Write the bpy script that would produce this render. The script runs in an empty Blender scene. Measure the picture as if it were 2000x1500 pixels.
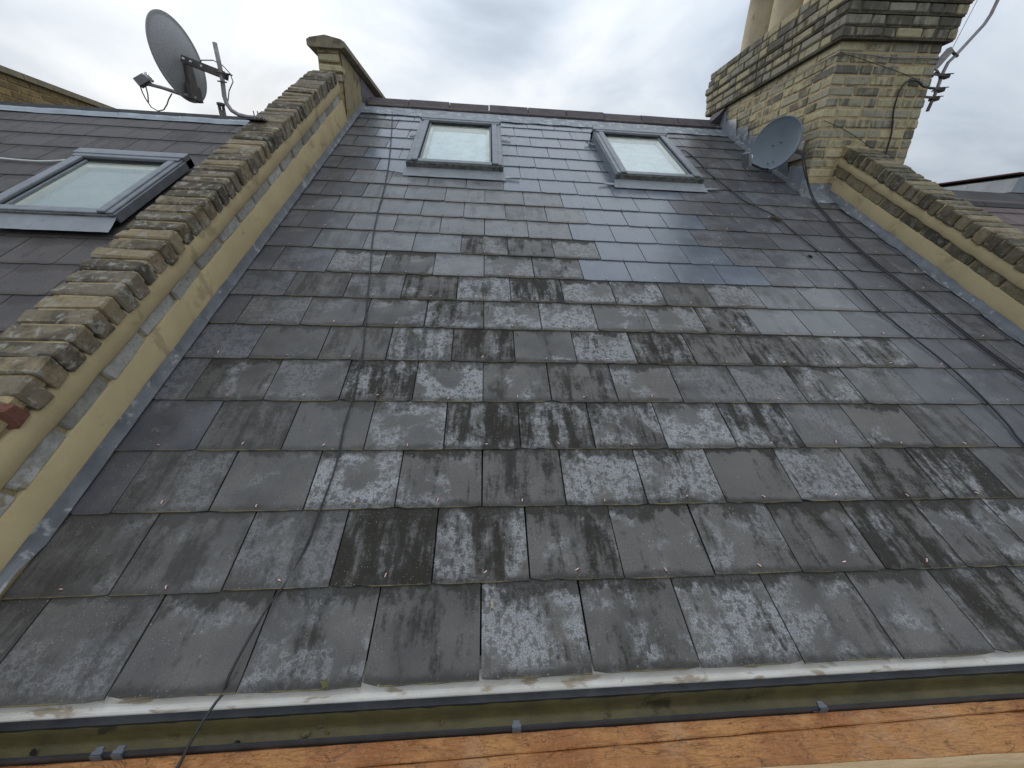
import bpy, bmesh, math, random
from mathutils import Matrix, Vector, Euler

# ------------------------------------------------------------------ camera, sky, sun, exposure
scene = bpy.context.scene
C = bpy.context.scene.collection
TH = math.radians(30)                       # roof pitch
cam_data = bpy.data.cameras.new('camera')
cam = bpy.data.objects.new('camera', cam_data); C.objects.link(cam)
cam_data.sensor_fit = 'HORIZONTAL'; cam_data.sensor_width = 36.0; cam_data.lens = 36.0 * 715.0 / 2000.0
cam_data.clip_start = 0.02; cam_data.clip_end = 5000
CM = [[0.99684150, -0.00930703, -0.07886949], [-0.07063381, 0.35006358, -0.93405907], [0.03630265, 0.93667970, 0.34830052]]
CW = (0.000537, -0.650161, 1.102343)
# columns of CM: right, up, backward
cam.matrix_world = Matrix(((CM[0][0], CM[0][1], CM[0][2], CW[0]),
                           (CM[1][0], CM[1][1], CM[1][2], CW[1]),
                           (CM[2][0], CM[2][1], CM[2][2], CW[2]), (0, 0, 0, 1)))
scene.camera = cam

SUN_EL, SUN_AZ = math.radians(17.0), math.radians(-26.0)     # azimuth from +Y towards +X
SUN_DIR = Vector((math.sin(SUN_AZ) * math.cos(SUN_EL), math.cos(SUN_AZ) * math.cos(SUN_EL), math.sin(SUN_EL)))
world = bpy.data.worlds.new('World'); scene.world = world; world.use_nodes = True
wt = world.node_tree; wt.nodes.clear()
def wn(t, **k):
    n = wt.nodes.new(t)
    for a, b in k.items(): setattr(n, a, b)
    return n
def wm(op, a, b=None, c=None):
    n = wn('ShaderNodeMath', operation=op)
    for i, v in enumerate((a, b, c)):
        if v is None: continue
        if isinstance(v, (int, float)): n.inputs[i].default_value = v
        else: wt.links.new(v, n.inputs[i])
    return n.outputs[0]
w_out = wn('ShaderNodeOutputWorld'); w_bg = wn('ShaderNodeBackground'); w_bg.inputs['Strength'].default_value = 0.1
sky = wn('ShaderNodeTexSky'); sky.sky_type = 'NISHITA'; sky.sun_disc = False
sky.sun_elevation = SUN_EL; sky.sun_rotation = SUN_AZ
w_co = wn('ShaderNodeTexCoord')
w_sep = wn('ShaderNodeSeparateXYZ'); wt.links.new(w_co.outputs['Generated'], w_sep.inputs[0])
den = wm('ADD', wm('MAXIMUM', w_sep.outputs[2], 0.0), 0.34)
w_cmb = wn('ShaderNodeCombineXYZ')
wt.links.new(wm('DIVIDE', w_sep.outputs[0], den), w_cmb.inputs[0]); wt.links.new(wm('DIVIDE', w_sep.outputs[1], den), w_cmb.inputs[1])
n1 = wn('ShaderNodeTexNoise'); n1.inputs['Scale'].default_value = 1.15; n1.inputs['Detail'].default_value = 6; n1.inputs['Roughness'].default_value = 0.5; n1.inputs['Distortion'].default_value = 0.4
mp = wn('ShaderNodeMapping'); mp.inputs['Location'].default_value = (7.2, 0.4, 0.4); mp.inputs['Scale'].default_value = (1.7, 1.7, 1)
wt.links.new(w_cmb.outputs[0], mp.inputs[0]); wt.links.new(mp.outputs[0], n1.inputs['Vector'])
rp = wn('ShaderNodeValToRGB'); e = rp.color_ramp.elements
e[0].position = 0.36; e[0].color = (2.45, 2.8, 3.25, 1)
e[1].position = 0.72; e[1].color = (5.1, 5.25, 5.4, 1)
m_ = e.new(0.47); m_.color = (3.25, 3.65, 4.15, 1)
m_ = e.new(0.58); m_.color = (4.05, 4.35, 4.7, 1)
wt.links.new(n1.outputs[0], rp.inputs[0])
w_dot = wn('ShaderNodeVectorMath', operation='DOT_PRODUCT'); wt.links.new(w_co.outputs['Generated'], w_dot.inputs[0]); w_dot.inputs[1].default_value = SUN_DIR
glow = wm('POWER', wm('MAXIMUM', w_dot.outputs['Value'], 0.0), 34.0)
gl = wn('ShaderNodeMix', data_type='RGBA', blend_type='ADD'); gl.inputs[0].default_value = 1.0
gcol = wn('ShaderNodeVectorMath', operation='SCALE'); gcol.inputs[0].default_value = (0.9, 0.88, 0.82); wt.links.new(glow, gcol.inputs['Scale'])
# overcast vault: the zenith is brighter than the horizon
cie = wm('ADD', 0.72, wm('MULTIPLY', wm('MAXIMUM', w_sep.outputs[2], 0.0), 1.25))
vault = wn('ShaderNodeVectorMath', operation='SCALE'); wt.links.new(rp.outputs[0], vault.inputs[0]); wt.links.new(cie, vault.inputs['Scale'])
wt.links.new(vault.outputs[0], gl.inputs[6]); wt.links.new(gcol.outputs[0], gl.inputs[7])
mx = wn('ShaderNodeMix', data_type='RGBA'); mx.inputs[0].default_value = 0.96
wt.links.new(sky.outputs[0], mx.inputs[6]); wt.links.new(gl.outputs[2], mx.inputs[7])
wt.links.new(mx.outputs[2], w_bg.inputs['Color']); wt.links.new(w_bg.outputs[0], w_out.inputs[0])

sun_data = bpy.data.lights.new('sun', 'SUN'); sun_data.energy = 0.8; sun_data.angle = math.radians(20); sun_data.color = (1.0, 0.96, 0.9)
sun = bpy.data.objects.new('sun', sun_data); C.objects.link(sun)
sun.rotation_euler = (-SUN_DIR).to_track_quat('-Z', 'Y').to_euler()
sun.location = (-4, 8, 9)
scene.view_settings.view_transform = 'Standard'; scene.view_settings.look = 'None'
scene.view_settings.exposure = 0.80; scene.view_settings.gamma = 1.0; scene.view_settings.use_curve_mapping = False

random.seed(7)
rnd = random.uniform

# ------------------------------------------------------------------ material helpers
class NT:
    def __init__(s, name):
        s.m = bpy.data.materials.new(name); s.m.use_nodes = True
        s.t = s.m.node_tree; s.t.nodes.clear()
        s.out = s.t.nodes.new('ShaderNodeOutputMaterial'); s.b = s.t.nodes.new('ShaderNodeBsdfPrincipled')
        s.t.links.new(s.b.outputs[0], s.out.inputs[0])
    def n(s, t, **k):
        n = s.t.nodes.new(t)
        for a, b in k.items(): setattr(n, a, b)
        return n
    def put(s, sock, v):
        if isinstance(v, bpy.types.NodeSocket): s.t.links.new(v, sock)
        else:
            try: sock.default_value = v
            except Exception: sock.default_value = (v, v, v)
    def math(s, op, a, b=0.0, clamp=False):
        n = s.n('ShaderNodeMath', operation=op, use_clamp=clamp); s.put(n.inputs[0], a); s.put(n.inputs[1], b); return n.outputs[0]
    def mix(s, f, a, b, mode='MIX'):
        n = s.n('ShaderNodeMix', data_type='RGBA', blend_type=mode); s.put(n.inputs[0], f)
        for i, v in ((6, a), (7, b)):
            if isinstance(v, tuple) and len(v) == 3: v = v + (1,)
            s.put(n.inputs[i], v)
        return n.outputs[2]
    def ramp(s, v, lo, hi, inv=False):
        n = s.n('ShaderNodeMapRange', interpolation_type='SMOOTHSTEP')
        s.put(n.inputs[0], v); n.inputs[1].default_value = lo; n.inputs[2].default_value = hi
        n.inputs[3].default_value = 1.0 if inv else 0.0; n.inputs[4].default_value = 0.0 if inv else 1.0
        return n.outputs[0]
    def noise(s, vec, scale, detail=5, rough=0.55, w=None, dist=0.0, out=0):
        n = s.n('ShaderNodeTexNoise'); n.noise_dimensions = '4D' if w is not None else '3D'
        s.put(n.inputs['Vector'], vec); n.inputs['Scale'].default_value = scale; n.inputs['Detail'].default_value = detail
        n.inputs['Roughness'].default_value = rough; n.inputs['Distortion'].default_value = dist
        if w is not None: s.put(n.inputs['W'], w)
        return n.outputs[out]
    def voro(s, vec, scale, feature='F1', out='Distance'):
        n = s.n('ShaderNodeTexVoronoi', feature=feature); s.put(n.inputs['Vector'], vec); n.inputs['Scale'].default_value = scale
        return n.outputs[out]
    def mapping(s, vec, scale=(1, 1, 1), rot=(0, 0, 0), loc=(0, 0, 0)):
        n = s.n('ShaderNodeMapping'); s.put(n.inputs[0], vec); n.inputs['Scale'].default_value = scale; n.inputs['Rotation'].default_value = rot; n.inputs['Location'].default_value = loc
        return n.outputs[0]
    def obj(s): return s.n('ShaderNodeTexCoord').outputs['Object']
    def pos(s): return s.n('ShaderNodeNewGeometry').outputs['Position']
    def rand(s): return s.n('ShaderNodeObjectInfo').outputs['Random']
    def sep(s, vec):
        n = s.n('ShaderNodeSeparateXYZ'); s.put(n.inputs[0], vec); return n.outputs
    def bump(s, h, strength=0.3, dist=0.002):
        n = s.n('ShaderNodeBump'); n.inputs['Strength'].default_value = strength; n.inputs['Distance'].default_value = dist
        s.put(n.inputs['Height'], h); s.t.links.new(n.outputs[0], s.b.inputs['Normal'])
    def fin(s, col, rough=0.7, spec=0.5, metal=0.0):
        if isinstance(col, tuple) and len(col) == 3: col = col + (1,)
        s.put(s.b.inputs['Base Color'], col); s.put(s.b.inputs['Roughness'], rough); s.put(s.b.inputs['Specular IOR Level'], spec); s.put(s.b.inputs['Metallic'], metal)
        return s.m

def slate_mat(name, base_a, base_b, bloom_amt, stain_amt, gauge, moss=1.0, rough=0.36, spec=0.35, cover=0.0, cov=0.288):
    k = NT(name)
    o = k.obj(); r = k.rand(); sx = k.sep(o)
    fr_ = lambda m: k.math('FRACT', k.math('MULTIPLY', r, m))
    r2, r3, r4 = fr_(7.31), fr_(23.7), fr_(53.9)
    cb_ = k.n('ShaderNodeCombineXYZ'); k.put(cb_.inputs[0], k.math('MULTIPLY', r, 37.0)); k.put(cb_.inputs[1], k.math('MULTIPLY', r4, 29.0)); k.put(cb_.inputs[2], k.math('MULTIPLY', r3, 17.0))
    ad = k.n('ShaderNodeVectorMath', operation='ADD'); k.put(ad.inputs[0], o); k.put(ad.inputs[1], cb_.outputs[0]); q = ad.outputs[0]
    col = k.mix(r2, base_a, base_b)
    bn = k.noise(q, 6, 2)
    col = k.mix(k.ramp(bn, 0.3, 0.75), col, tuple(c * f for c, f in zip(base_b, (1.22, 1.2, 1.16))))
    # pale bloom: broad patches broken up by round dark spots and fine noise
    patch = k.noise(q, 7.0, 3, 0.55, dist=0.3)
    fn = k.noise(q, 75, 3, 0.6)
    wv = k.n('ShaderNodeVectorMath', operation='MULTIPLY_ADD'); k.put(wv.inputs[0], k.noise(q, 60, 1, out=1)); wv.inputs[1].default_value = (0.034, 0.034, 0.034); k.put(wv.inputs[2], q)
    spots = k.ramp(k.math('ADD', k.voro(wv.outputs[0], 46), k.math('MULTIPLY', fn, 0.34)), 0.50, 0.66)
    thr = k.math('ADD', k.math('ADD', patch, k.math('MULTIPLY', k.math('SUBTRACT', fn, 0.5), 0.10)), k.math('MULTIPLY', k.math('SUBTRACT', r3, 0.5), 0.30))
    bl = k.math('MULTIPLY', k.math('MULTIPLY', k.ramp(thr, 0.48, 0.62), spots), k.math('MULTIPLY', k.ramp(k.noise(q, 210, 2, 0.6), 0.28, 0.62), bloom_amt))
    col = k.mix(k.math('MULTIPLY', k.ramp(thr, 0.45, 0.66), 0.22 * bloom_amt), col, (0.19, 0.195, 0.205))
    col = k.mix(k.math('MULTIPLY', bl, 0.85), col, (0.38, 0.385, 0.39))
    # dark run-off streaks and blots
    st = k.noise(k.mapping(q, scale=(22, 3.2, 1)), 1.0, 5, 0.66)
    blot = k.noise(q, 10, 4, 0.65)
    stm = k.math('ADD', k.math('MULTIPLY', st, 0.64), k.math('ADD', k.math('MULTIPLY', blot, 0.36), k.math('ADD', k.math('MULTIPLY', k.math('SUBTRACT', r4, 0.5), 0.17), k.math('MULTIPLY', k.math('SUBTRACT', fn, 0.5), 0.20))))
    sm = k.math('MULTIPLY', k.ramp(stm, 0.49 - cover, 0.65 - cover), stain_amt)
    # grime fringe below the overlapping slate and along the tail
    st2 = k.math('MULTIPLY', k.math('MULTIPLY', k.noise(k.mapping(q, scale=(34, 9, 1)), 1.0, 5, 0.7), k.ramp(blot, 0.25, 0.65)), 0.14)
    fr = k.math('MULTIPLY', k.ramp(k.math('SUBTRACT', k.math('SUBTRACT', gauge, sx[1]), st2), -0.030, 0.002, inv=True), 0.85 * stain_amt)
    tl = k.math('MULTIPLY', k.ramp(k.math('SUBTRACT', sx[1], k.math('MULTIPLY', blot, 0.055)), -0.020, 0.004, inv=True), 0.7 * stain_amt)
    dirt = k.math('MAXIMUM', k.math('MAXIMUM', sm, fr), tl)
    col = k.mix(k.math('MULTIPLY', dirt, 0.92), col, k.mix(fn, (0.012, 0.0115, 0.010), (0.044, 0.038, 0.028)))
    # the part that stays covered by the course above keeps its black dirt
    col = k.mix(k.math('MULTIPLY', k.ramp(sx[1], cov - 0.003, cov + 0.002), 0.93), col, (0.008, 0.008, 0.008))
    # moss on the tail edge
    gm = k.math('MULTIPLY', k.ramp(k.math('SUBTRACT', sx[1], k.math('MULTIPLY', fn, 0.004)), -0.001, 0.001, inv=True), k.ramp(blot, 0.40, 0.58))
    col = k.mix(k.math('MULTIPLY', gm, moss, clamp=True), col, (0.17, 0.14, 0.065))
    # grit and lichen specks
    spk = k.math('MULTIPLY', k.ramp(k.voro(q, 110), 0.10, 0.17, inv=True), k.ramp(patch, 0.36, 0.56, inv=True))
    spk = k.math('MAXIMUM', spk, k.math('MULTIPLY', k.ramp(k.voro(q, 33), 0.05, 0.10, inv=True), k.ramp(bn, 0.45, 0.6)))
    col = k.mix(k.math('MULTIPLY', spk, 0.8), col, (0.33, 0.33, 0.29))
    gr = k.noise(q, 380, 2, 0.7)
    col = k.mix(k.math('MULTIPLY', k.ramp(gr, 0.35, 0.65), 0.38), col, (0.030, 0.030, 0.030))
    rg = k.math('ADD', rough, k.math('ADD', k.math('MULTIPLY', bl, 0.2), k.math('ADD', k.math('MULTIPLY', dirt, 0.28), k.math('MULTIPLY', k.math('SUBTRACT', bn, 0.5), 0.25))), clamp=True)
    k.bump(k.math('ADD', k.math('MULTIPLY', gr, 0.5), fn), 0.35, 0.0012)
    return k.fin(col, rg, k.math('MULTIPLY', spec, k.math('SUBTRACT', 1.0, k.math('MULTIPLY', dirt, 0.75))))

def brick_mat(name, tan, grey, soot, dirt, light=0.0, streak=True):
    k = NT(name)
    o = k.obj(); p = k.pos(); r = k.rand(); w = k.math('MULTIPLY', r, 53.0)
    r2 = k.math('FRACT', k.math('MULTIPLY', r, 13.7)); r3 = k.math('FRACT', k.math('MULTIPLY', r, 5.9))
    col = k.mix(k.ramp(r2, 0.25, 0.85), tan, grey)
    vs = (44, 44, 6) if streak else (28, 28, 28)
    st = k.noise(k.mapping(p, scale=vs), 0.6, 4, 0.6, w=w)
    bl = k.noise(o, 13, 4, 0.6, w=k.math('ADD', w, 9))
    m = k.math('ADD', k.math('MULTIPLY', st, 0.5), k.math('ADD', k.math('MULTIPLY', bl, 0.5), k.math('MULTIPLY', k.math('SUBTRACT', r3, 0.5), 0.28)))
    col = k.mix(k.math('MULTIPLY', k.ramp(m, 0.44, 0.64), dirt), col, soot)
    col = k.mix(k.math('MULTIPLY', k.ramp(k.noise(o, 45, 5, 0.65, w=w), 0.45, 0.7), 0.35), col, tuple(c * 0.35 for c in soot))
    if light:
        lm = k.ramp(k.noise(o, 30, 5, 0.6, w=k.math('ADD', w, 21), dist=0.5), 0.54, 0.62)
        col = k.mix(k.math('MULTIPLY', lm, light), col, (0.30, 0.29, 0.25))
        ly = k.ramp(k.noise(o, 22, 4, 0.6, w=k.math('ADD', w, 35)), 0.62, 0.68)
        col = k.mix(k.math('MULTIPLY', ly, light * 0.7), col, (0.26, 0.20, 0.08))
    fine = k.noise(o, 260, 3, 0.7)
    col = k.mix(k.math('MULTIPLY', fine, 0.35), col, tuple(c * 0.3 for c in tan))
    h = k.math('ADD', k.math('MULTIPLY', k.noise(o, 55, 5, 0.65, w=w), 1.0), k.math('MULTIPLY', fine, 0.4))
    k.bump(h, 0.8, 0.004)
    return k.fin(col, 0.88, 0.25)

def noisy_mat(name, a, b, scale=8, rough=0.85, spec=0.3, bump=0.4, bdist=0.003, fine=180, c=None, cthr=0.6, cscale=4, metal=0.0, stretch=(1, 1, 1)):
    k = NT(name); p = k.mapping(k.pos(), scale=stretch)
    col = k.mix(k.ramp(k.noise(p, scale, 5, 0.6), 0.32, 0.68), a, b)
    if c: col = k.mix(k.math('MULTIPLY', k.ramp(k.noise(p, cscale, 5, 0.6, dist=0.4), cthr, cthr + 0.1), 0.8), col, c)
    f = k.noise(k.pos(), fine, 3, 0.7)
    col = k.mix(k.math('MULTIPLY', f, 0.3), col, tuple(x * 0.35 for x in a))
    k.bump(k.math('ADD', f, k.math('MULTIPLY', k.noise(p, scale * 3, 4), 1.2)), bump, bdist)
    return k.fin(col, rough, spec, metal)

MAT = {}
G = 0.240
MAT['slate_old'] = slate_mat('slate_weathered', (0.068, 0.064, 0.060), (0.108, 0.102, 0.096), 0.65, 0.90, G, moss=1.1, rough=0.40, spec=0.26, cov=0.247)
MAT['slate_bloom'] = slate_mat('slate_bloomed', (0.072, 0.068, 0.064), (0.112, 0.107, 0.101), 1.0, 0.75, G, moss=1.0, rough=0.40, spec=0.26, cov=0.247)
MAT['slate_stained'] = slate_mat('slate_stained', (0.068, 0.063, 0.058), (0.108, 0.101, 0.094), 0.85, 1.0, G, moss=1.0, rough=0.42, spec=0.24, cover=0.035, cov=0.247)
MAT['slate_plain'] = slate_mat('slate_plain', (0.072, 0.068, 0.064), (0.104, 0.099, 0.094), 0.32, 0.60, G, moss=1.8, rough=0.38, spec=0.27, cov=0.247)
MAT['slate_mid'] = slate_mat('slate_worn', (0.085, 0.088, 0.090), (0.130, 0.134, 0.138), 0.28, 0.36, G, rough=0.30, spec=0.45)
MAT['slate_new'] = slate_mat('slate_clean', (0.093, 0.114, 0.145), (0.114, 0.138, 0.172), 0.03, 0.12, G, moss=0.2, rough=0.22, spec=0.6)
MAT['slate_dark_reflect'] = slate_mat('slate_speckled_reflect', (0.062, 0.062, 0.070), (0.090, 0.090, 0.100), 0.30, 0.25, G, rough=0.32, spec=0.4)  # speckled slate; darker tone also paints in the reflection of wall and chimney
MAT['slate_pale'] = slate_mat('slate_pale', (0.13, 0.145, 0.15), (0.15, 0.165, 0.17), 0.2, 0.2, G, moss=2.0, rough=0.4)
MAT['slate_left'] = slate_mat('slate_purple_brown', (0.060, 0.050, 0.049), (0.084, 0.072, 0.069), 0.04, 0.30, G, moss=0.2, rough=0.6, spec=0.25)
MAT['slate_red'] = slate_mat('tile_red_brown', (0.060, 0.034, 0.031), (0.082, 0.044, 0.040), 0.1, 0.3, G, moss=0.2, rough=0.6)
MAT['deck'] = noisy_mat('roof_underlay', (0.015, 0.015, 0.015), (0.025, 0.024, 0.022))
MAT['brick_stock'] = brick_mat('stock_brick', (0.50, 0.44, 0.265), (0.34, 0.32, 0.24), (0.085, 0.083, 0.076), 0.85)
MAT['brick_corbel'] = brick_mat('sooty_stock_brick', (0.40, 0.35, 0.215), (0.27, 0.255, 0.20), (0.070, 0.067, 0.060), 0.92)
MAT['brick_coping'] = brick_mat('weathered_coping_brick', (0.26, 0.205, 0.125), (0.17, 0.145, 0.105), (0.052, 0.046, 0.037), 0.85, light=0.8, streak=False)
MAT['brick_coping_r'] = brick_mat('mossy_coping_brick', (0.24, 0.195, 0.115), (0.155, 0.135, 0.090), (0.050, 0.046, 0.036), 0.85, light=0.45, streak=False)
MAT['brick_pale'] = brick_mat('whitened_brick', (0.34, 0.33, 0.29), (0.46, 0.45, 0.42), (0.12, 0.11, 0.09), 0.5, light=0.9, streak=False)
MAT['brick_red'] = brick_mat('broken_red_brick', (0.20, 0.085, 0.06), (0.16, 0.07, 0.055), (0.07, 0.035, 0.03), 0.7, streak=False)
MAT['brick_far'] = brick_mat('ochre_brick', (0.34, 0.23, 0.10), (0.25, 0.18, 0.09), (0.10, 0.075, 0.045), 0.6)
MAT['mortar'] = noisy_mat('sandy_mortar', (0.42, 0.33, 0.185), (0.30, 0.24, 0.14), 20, 0.95, 0.15, 0.8, 0.005, c=(0.09, 0.08, 0.06), cthr=0.56, cscale=14)
MAT['mortar_dark'] = noisy_mat('sooty_mortar', (0.13, 0.115, 0.08), (0.07, 0.065, 0.05), 18, 0.95, 0.15, 0.8, 0.005)
MAT['mortar_ch'] = noisy_mat('pale_mortar', (0.50, 0.40, 0.235), (0.38, 0.30, 0.175), 18, 0.95, 0.15, 0.8, 0.005, c=(0.12, 0.10, 0.07), cthr=0.58, cscale=9)
MAT['render'] = noisy_mat('sand_cement_render', (0.45, 0.365, 0.205), (0.385, 0.31, 0.175), 5, 0.92, 0.2, 0.45, 0.0025, fine=240, c=(0.27, 0.215, 0.125), cthr=0.55, cscale=6)
MAT['render_old'] = noisy_mat('old_grey_render', (0.27, 0.22, 0.13), (0.36, 0.30, 0.18), 10, 0.95, 0.2, 0.8, 0.006, c=(0.13, 0.11, 0.08), cthr=0.55, cscale=7)
MAT['stone'] = noisy_mat('coping_stone', (0.30, 0.25, 0.17), (0.22, 0.19, 0.14), 9, 0.95, 0.2, 0.6, 0.005, c=(0.13, 0.11, 0.08), cthr=0.55, cscale=14)
MAT['lead'] = noisy_mat('oxidised_lead', (0.155, 0.175, 0.20), (0.22, 0.245, 0.27), 9, 0.5, 0.5, 0.4, 0.003, c=(0.44, 0.455, 0.45), cthr=0.52, cscale=15)
MAT['lead_dark'] = noisy_mat('dark_lead', (0.10, 0.108, 0.122), (0.16, 0.168, 0.182), 11, 0.5, 0.5, 0.4, 0.003, c=(0.32, 0.33, 0.335), cthr=0.56, cscale=18)
MAT['lead_pale'] = noisy_mat('pale_lead', (0.30, 0.34, 0.37), (0.22, 0.25, 0.28), 6, 0.45, 0.5, 0.4, 0.004, c=(0.5, 0.52, 0.53), cthr=0.6, cscale=9)
MAT['ridge'] = noisy_mat('purple_clay_ridge', (0.080, 0.068, 0.072), (0.115, 0.101, 0.104), 7, 0.8, 0.3, 0.4, 0.003, c=(0.055, 0.045, 0.047), cthr=0.56, cscale=3)
MAT['cladding'] = noisy_mat('dark_wall_slate', (0.075, 0.066, 0.075), (0.10, 0.09, 0.10), 9, 0.7, 0.3)
MAT['frame'] = noisy_mat('grey_window_cladding', (0.135, 0.150, 0.168), (0.185, 0.202, 0.22), 12, 0.42, 0.5, 0.15, 0.001, c=(0.11, 0.12, 0.13), cthr=0.60, cscale=20)
MAT['apron'] = noisy_mat('pale_grey_apron', (0.19, 0.205, 0.22), (0.24, 0.255, 0.27), 10, 0.5, 0.5, 0.2, 0.002, c=(0.17, 0.18, 0.19), cthr=0.6, cscale=14)
MAT['frame_dark'] = noisy_mat('dark_window_cladding', (0.075, 0.085, 0.10), (0.10, 0.11, 0.125), 12, 0.45, 0.5, 0.15, 0.001)
MAT['frame_moss'] = noisy_mat('mossy_window_cladding', (0.17, 0.175, 0.165), (0.10, 0.10, 0.08), 22, 0.7, 0.3, 0.4, 0.002, c=(0.055, 0.055, 0.035), cthr=0.52, cscale=30)
MAT['gasket'] = noisy_mat('black_rubber', (0.02, 0.02, 0.02), (0.03, 0.03, 0.03))
MAT['sash'] = noisy_mat('cream_inner_sash', (0.62, 0.58, 0.46), (0.55, 0.52, 0.42), 8)
MAT['blind'] = noisy_mat('pale_blind', (0.74, 0.76, 0.755), (0.68, 0.71, 0.705), 3, 0.9, 0.1, 0.1)
MAT['blind_grey'] = noisy_mat('grey_green_blind', (0.34, 0.37, 0.34), (0.28, 0.32, 0.29), 3, 0.9, 0.1, 0.1)
MAT['white'] = noisy_mat('dirty_white_upvc', (0.78, 0.74, 0.67), (0.62, 0.58, 0.50), 6, 0.45, 0.5, 0.25, 0.001, c=(0.30, 0.21, 0.11), cthr=0.55, cscale=11, stretch=(1, 3, 3))
MAT['gutter'] = noisy_mat('black_gutter_plastic', (0.020, 0.021, 0.024), (0.035, 0.036, 0.040), 14, 0.4, 0.5, 0.3, 0.002)
MAT['silt'] = noisy_mat('olive_gutter_silt', (0.165, 0.135, 0.055), (0.105, 0.088, 0.040), 9, 0.55, 0.4, 0.5, 0.003, c=(0.03, 0.028, 0.018), cthr=0.60, cscale=13)
MAT['copper'] = noisy_mat('bright_copper', (0.75, 0.42, 0.34), (0.85, 0.58, 0.50), 60, 0.35, 0.6, 0.1, metal=0.35)
MAT['cable'] = noisy_mat('black_cable', (0.012, 0.012, 0.013), (0.022, 0.022, 0.023), 40, 0.5, 0.5)
MAT['cable_grey'] = noisy_mat('grey_cable', (0.05, 0.05, 0.05), (0.09, 0.09, 0.085), 30, 0.5, 0.5)
MAT['cable_white'] = noisy_mat('white_cable', (0.7, 0.7, 0.66), (0.55, 0.55, 0.5), 30, 0.5, 0.5)
MAT['steel'] = noisy_mat('weathered_galvanised_steel', (0.30, 0.28, 0.28), (0.21, 0.195, 0.19), 25, 0.5, 0.5, 0.3, 0.001, c=(0.15, 0.12, 0.10), cthr=0.60, cscale=40, metal=0.4)
MAT['steel_dark'] = noisy_mat('dark_bracket_steel', (0.07, 0.062, 0.062), (0.11, 0.095, 0.09), 30, 0.6, 0.4, 0.3, 0.001, metal=0.3)
MAT['dish'] = noisy_mat('slate_blue_dish_paint', (0.115, 0.145, 0.170), (0.135, 0.165, 0.190), 9, 0.45, 0.5, 0.15, 0.001)
MAT['dish_back'] = noisy_mat('grey_dish_paint', (0.22, 0.22, 0.225), (0.30, 0.30, 0.305), 120, 0.5, 0.5, 0.2, 0.001, fine=400)
MAT['plastic'] = noisy_mat('grey_plastic', (0.14, 0.145, 0.155), (0.18, 0.185, 0.195), 12, 0.5, 0.5)
MAT['cap_white'] = noisy_mat('white_plastic_cap', (0.75, 0.76, 0.77), (0.66, 0.67, 0.68), 12, 0.4, 0.5)
MAT['pot'] = noisy_mat('buff_clay', (0.50, 0.42, 0.29), (0.42, 0.35, 0.24), 6, 0.9, 0.2, 0.5, 0.004, c=(0.22, 0.17, 0.10), cthr=0.60, cscale=8)
MAT['pot_warm'] = noisy_mat('warm_buff_clay', (0.58, 0.44, 0.28), (0.52, 0.39, 0.24), 6, 0.9, 0.2, 0.4, 0.003)
MAT['zinc'] = noisy_mat('grey_sheet_metal', (0.24, 0.255, 0.265), (0.31, 0.325, 0.335), 5, 0.55, 0.4, 0.2, c=(0.16, 0.17, 0.18), cthr=0.6, cscale=7)
MAT['trim'] = noisy_mat('red_brown_trim', (0.075, 0.035, 0.03), (0.10, 0.045, 0.04))
MAT['moss'] = noisy_mat('dry_moss', (0.22, 0.19, 0.07), (0.13, 0.12, 0.05), 60, 0.95, 0.1, 0.9, 0.004)
MAT['grit'] = noisy_mat('pale_grit', (0.40, 0.35, 0.22), (0.28, 0.25, 0.16), 90, 0.9, 0.2)
MAT['ground'] = noisy_mat('ground_earth', (0.10, 0.095, 0.08), (0.14, 0.13, 0.11), 0.6)

def wood_mat():
    k = NT('wet_orange_timber'); p = k.pos()
    rings = k.noise(k.mapping(p, scale=(1.6, 9, 4)), 3.0, 3, 0.5, dist=1.4)
    g = k.math('FRACT', k.math('MULTIPLY', rings, 16.0))
    fine = k.noise(k.mapping(p, scale=(26, 260, 120)), 1.0, 4, 0.65)
    sp = k.noise(p, 160, 4, 0.7)
    big = k.noise(p, 5.0, 5, 0.6, dist=0.6)
    col = k.mix(k.ramp(big, 0.34, 0.66), (0.27, 0.092, 0.020), (0.43, 0.205, 0.072))
    col = k.mix(k.math('MULTIPLY', k.ramp(g, 0.5, 1.0), 0.40), col, (0.13, 0.050, 0.016))
    col = k.mix(k.math('MULTIPLY', k.ramp(fine, 0.42, 0.68), 0.45), col, (0.12, 0.050, 0.020))
    col = k.mix(k.math('MULTIPLY', k.ramp(sp, 0.50, 0.72), 0.45), col, (0.42, 0.25, 0.12))
    dk = k.ramp(k.noise(k.mapping(p, scale=(8, 20, 9)), 1.0, 6, 0.7, dist=0.9), 0.58, 0.70)
    col = k.mix(k.math('MULTIPLY', dk, 0.75), col, (0.060, 0.034, 0.020))
    crk = k.ramp(k.math('ABSOLUTE', k.math('SUBTRACT', k.noise(k.mapping(p, scale=(4, 13, 9)), 1.0, 4, 0.6, dist=1.5), 0.5)), 0.001, 0.006, inv=True)
    col = k.mix(k.math('MULTIPLY', crk, 0.6), col, (0.06, 0.028, 0.012))
    pale = k.ramp(k.noise(k.mapping(p, loc=(0.1, 0, 0)), 2.4, 7, 0.65, dist=0.6), 0.585, 0.64)
    col = k.mix(k.math('MULTIPLY', pale, 0.16), col, (0.40, 0.31, 0.22))
    wet = k.ramp(big, 0.40, 0.62)
    k.bump(k.math('ADD', fine, k.math('ADD', k.math('MULTIPLY', sp, 0.8), k.math('MULTIPLY', crk, -1.0))), 0.6, 0.0016)
    return k.fin(col, k.math('ADD', 0.50, k.math('MULTIPLY', wet, 0.35)), 0.35)
MAT['wood'] = wood_mat()
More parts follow.
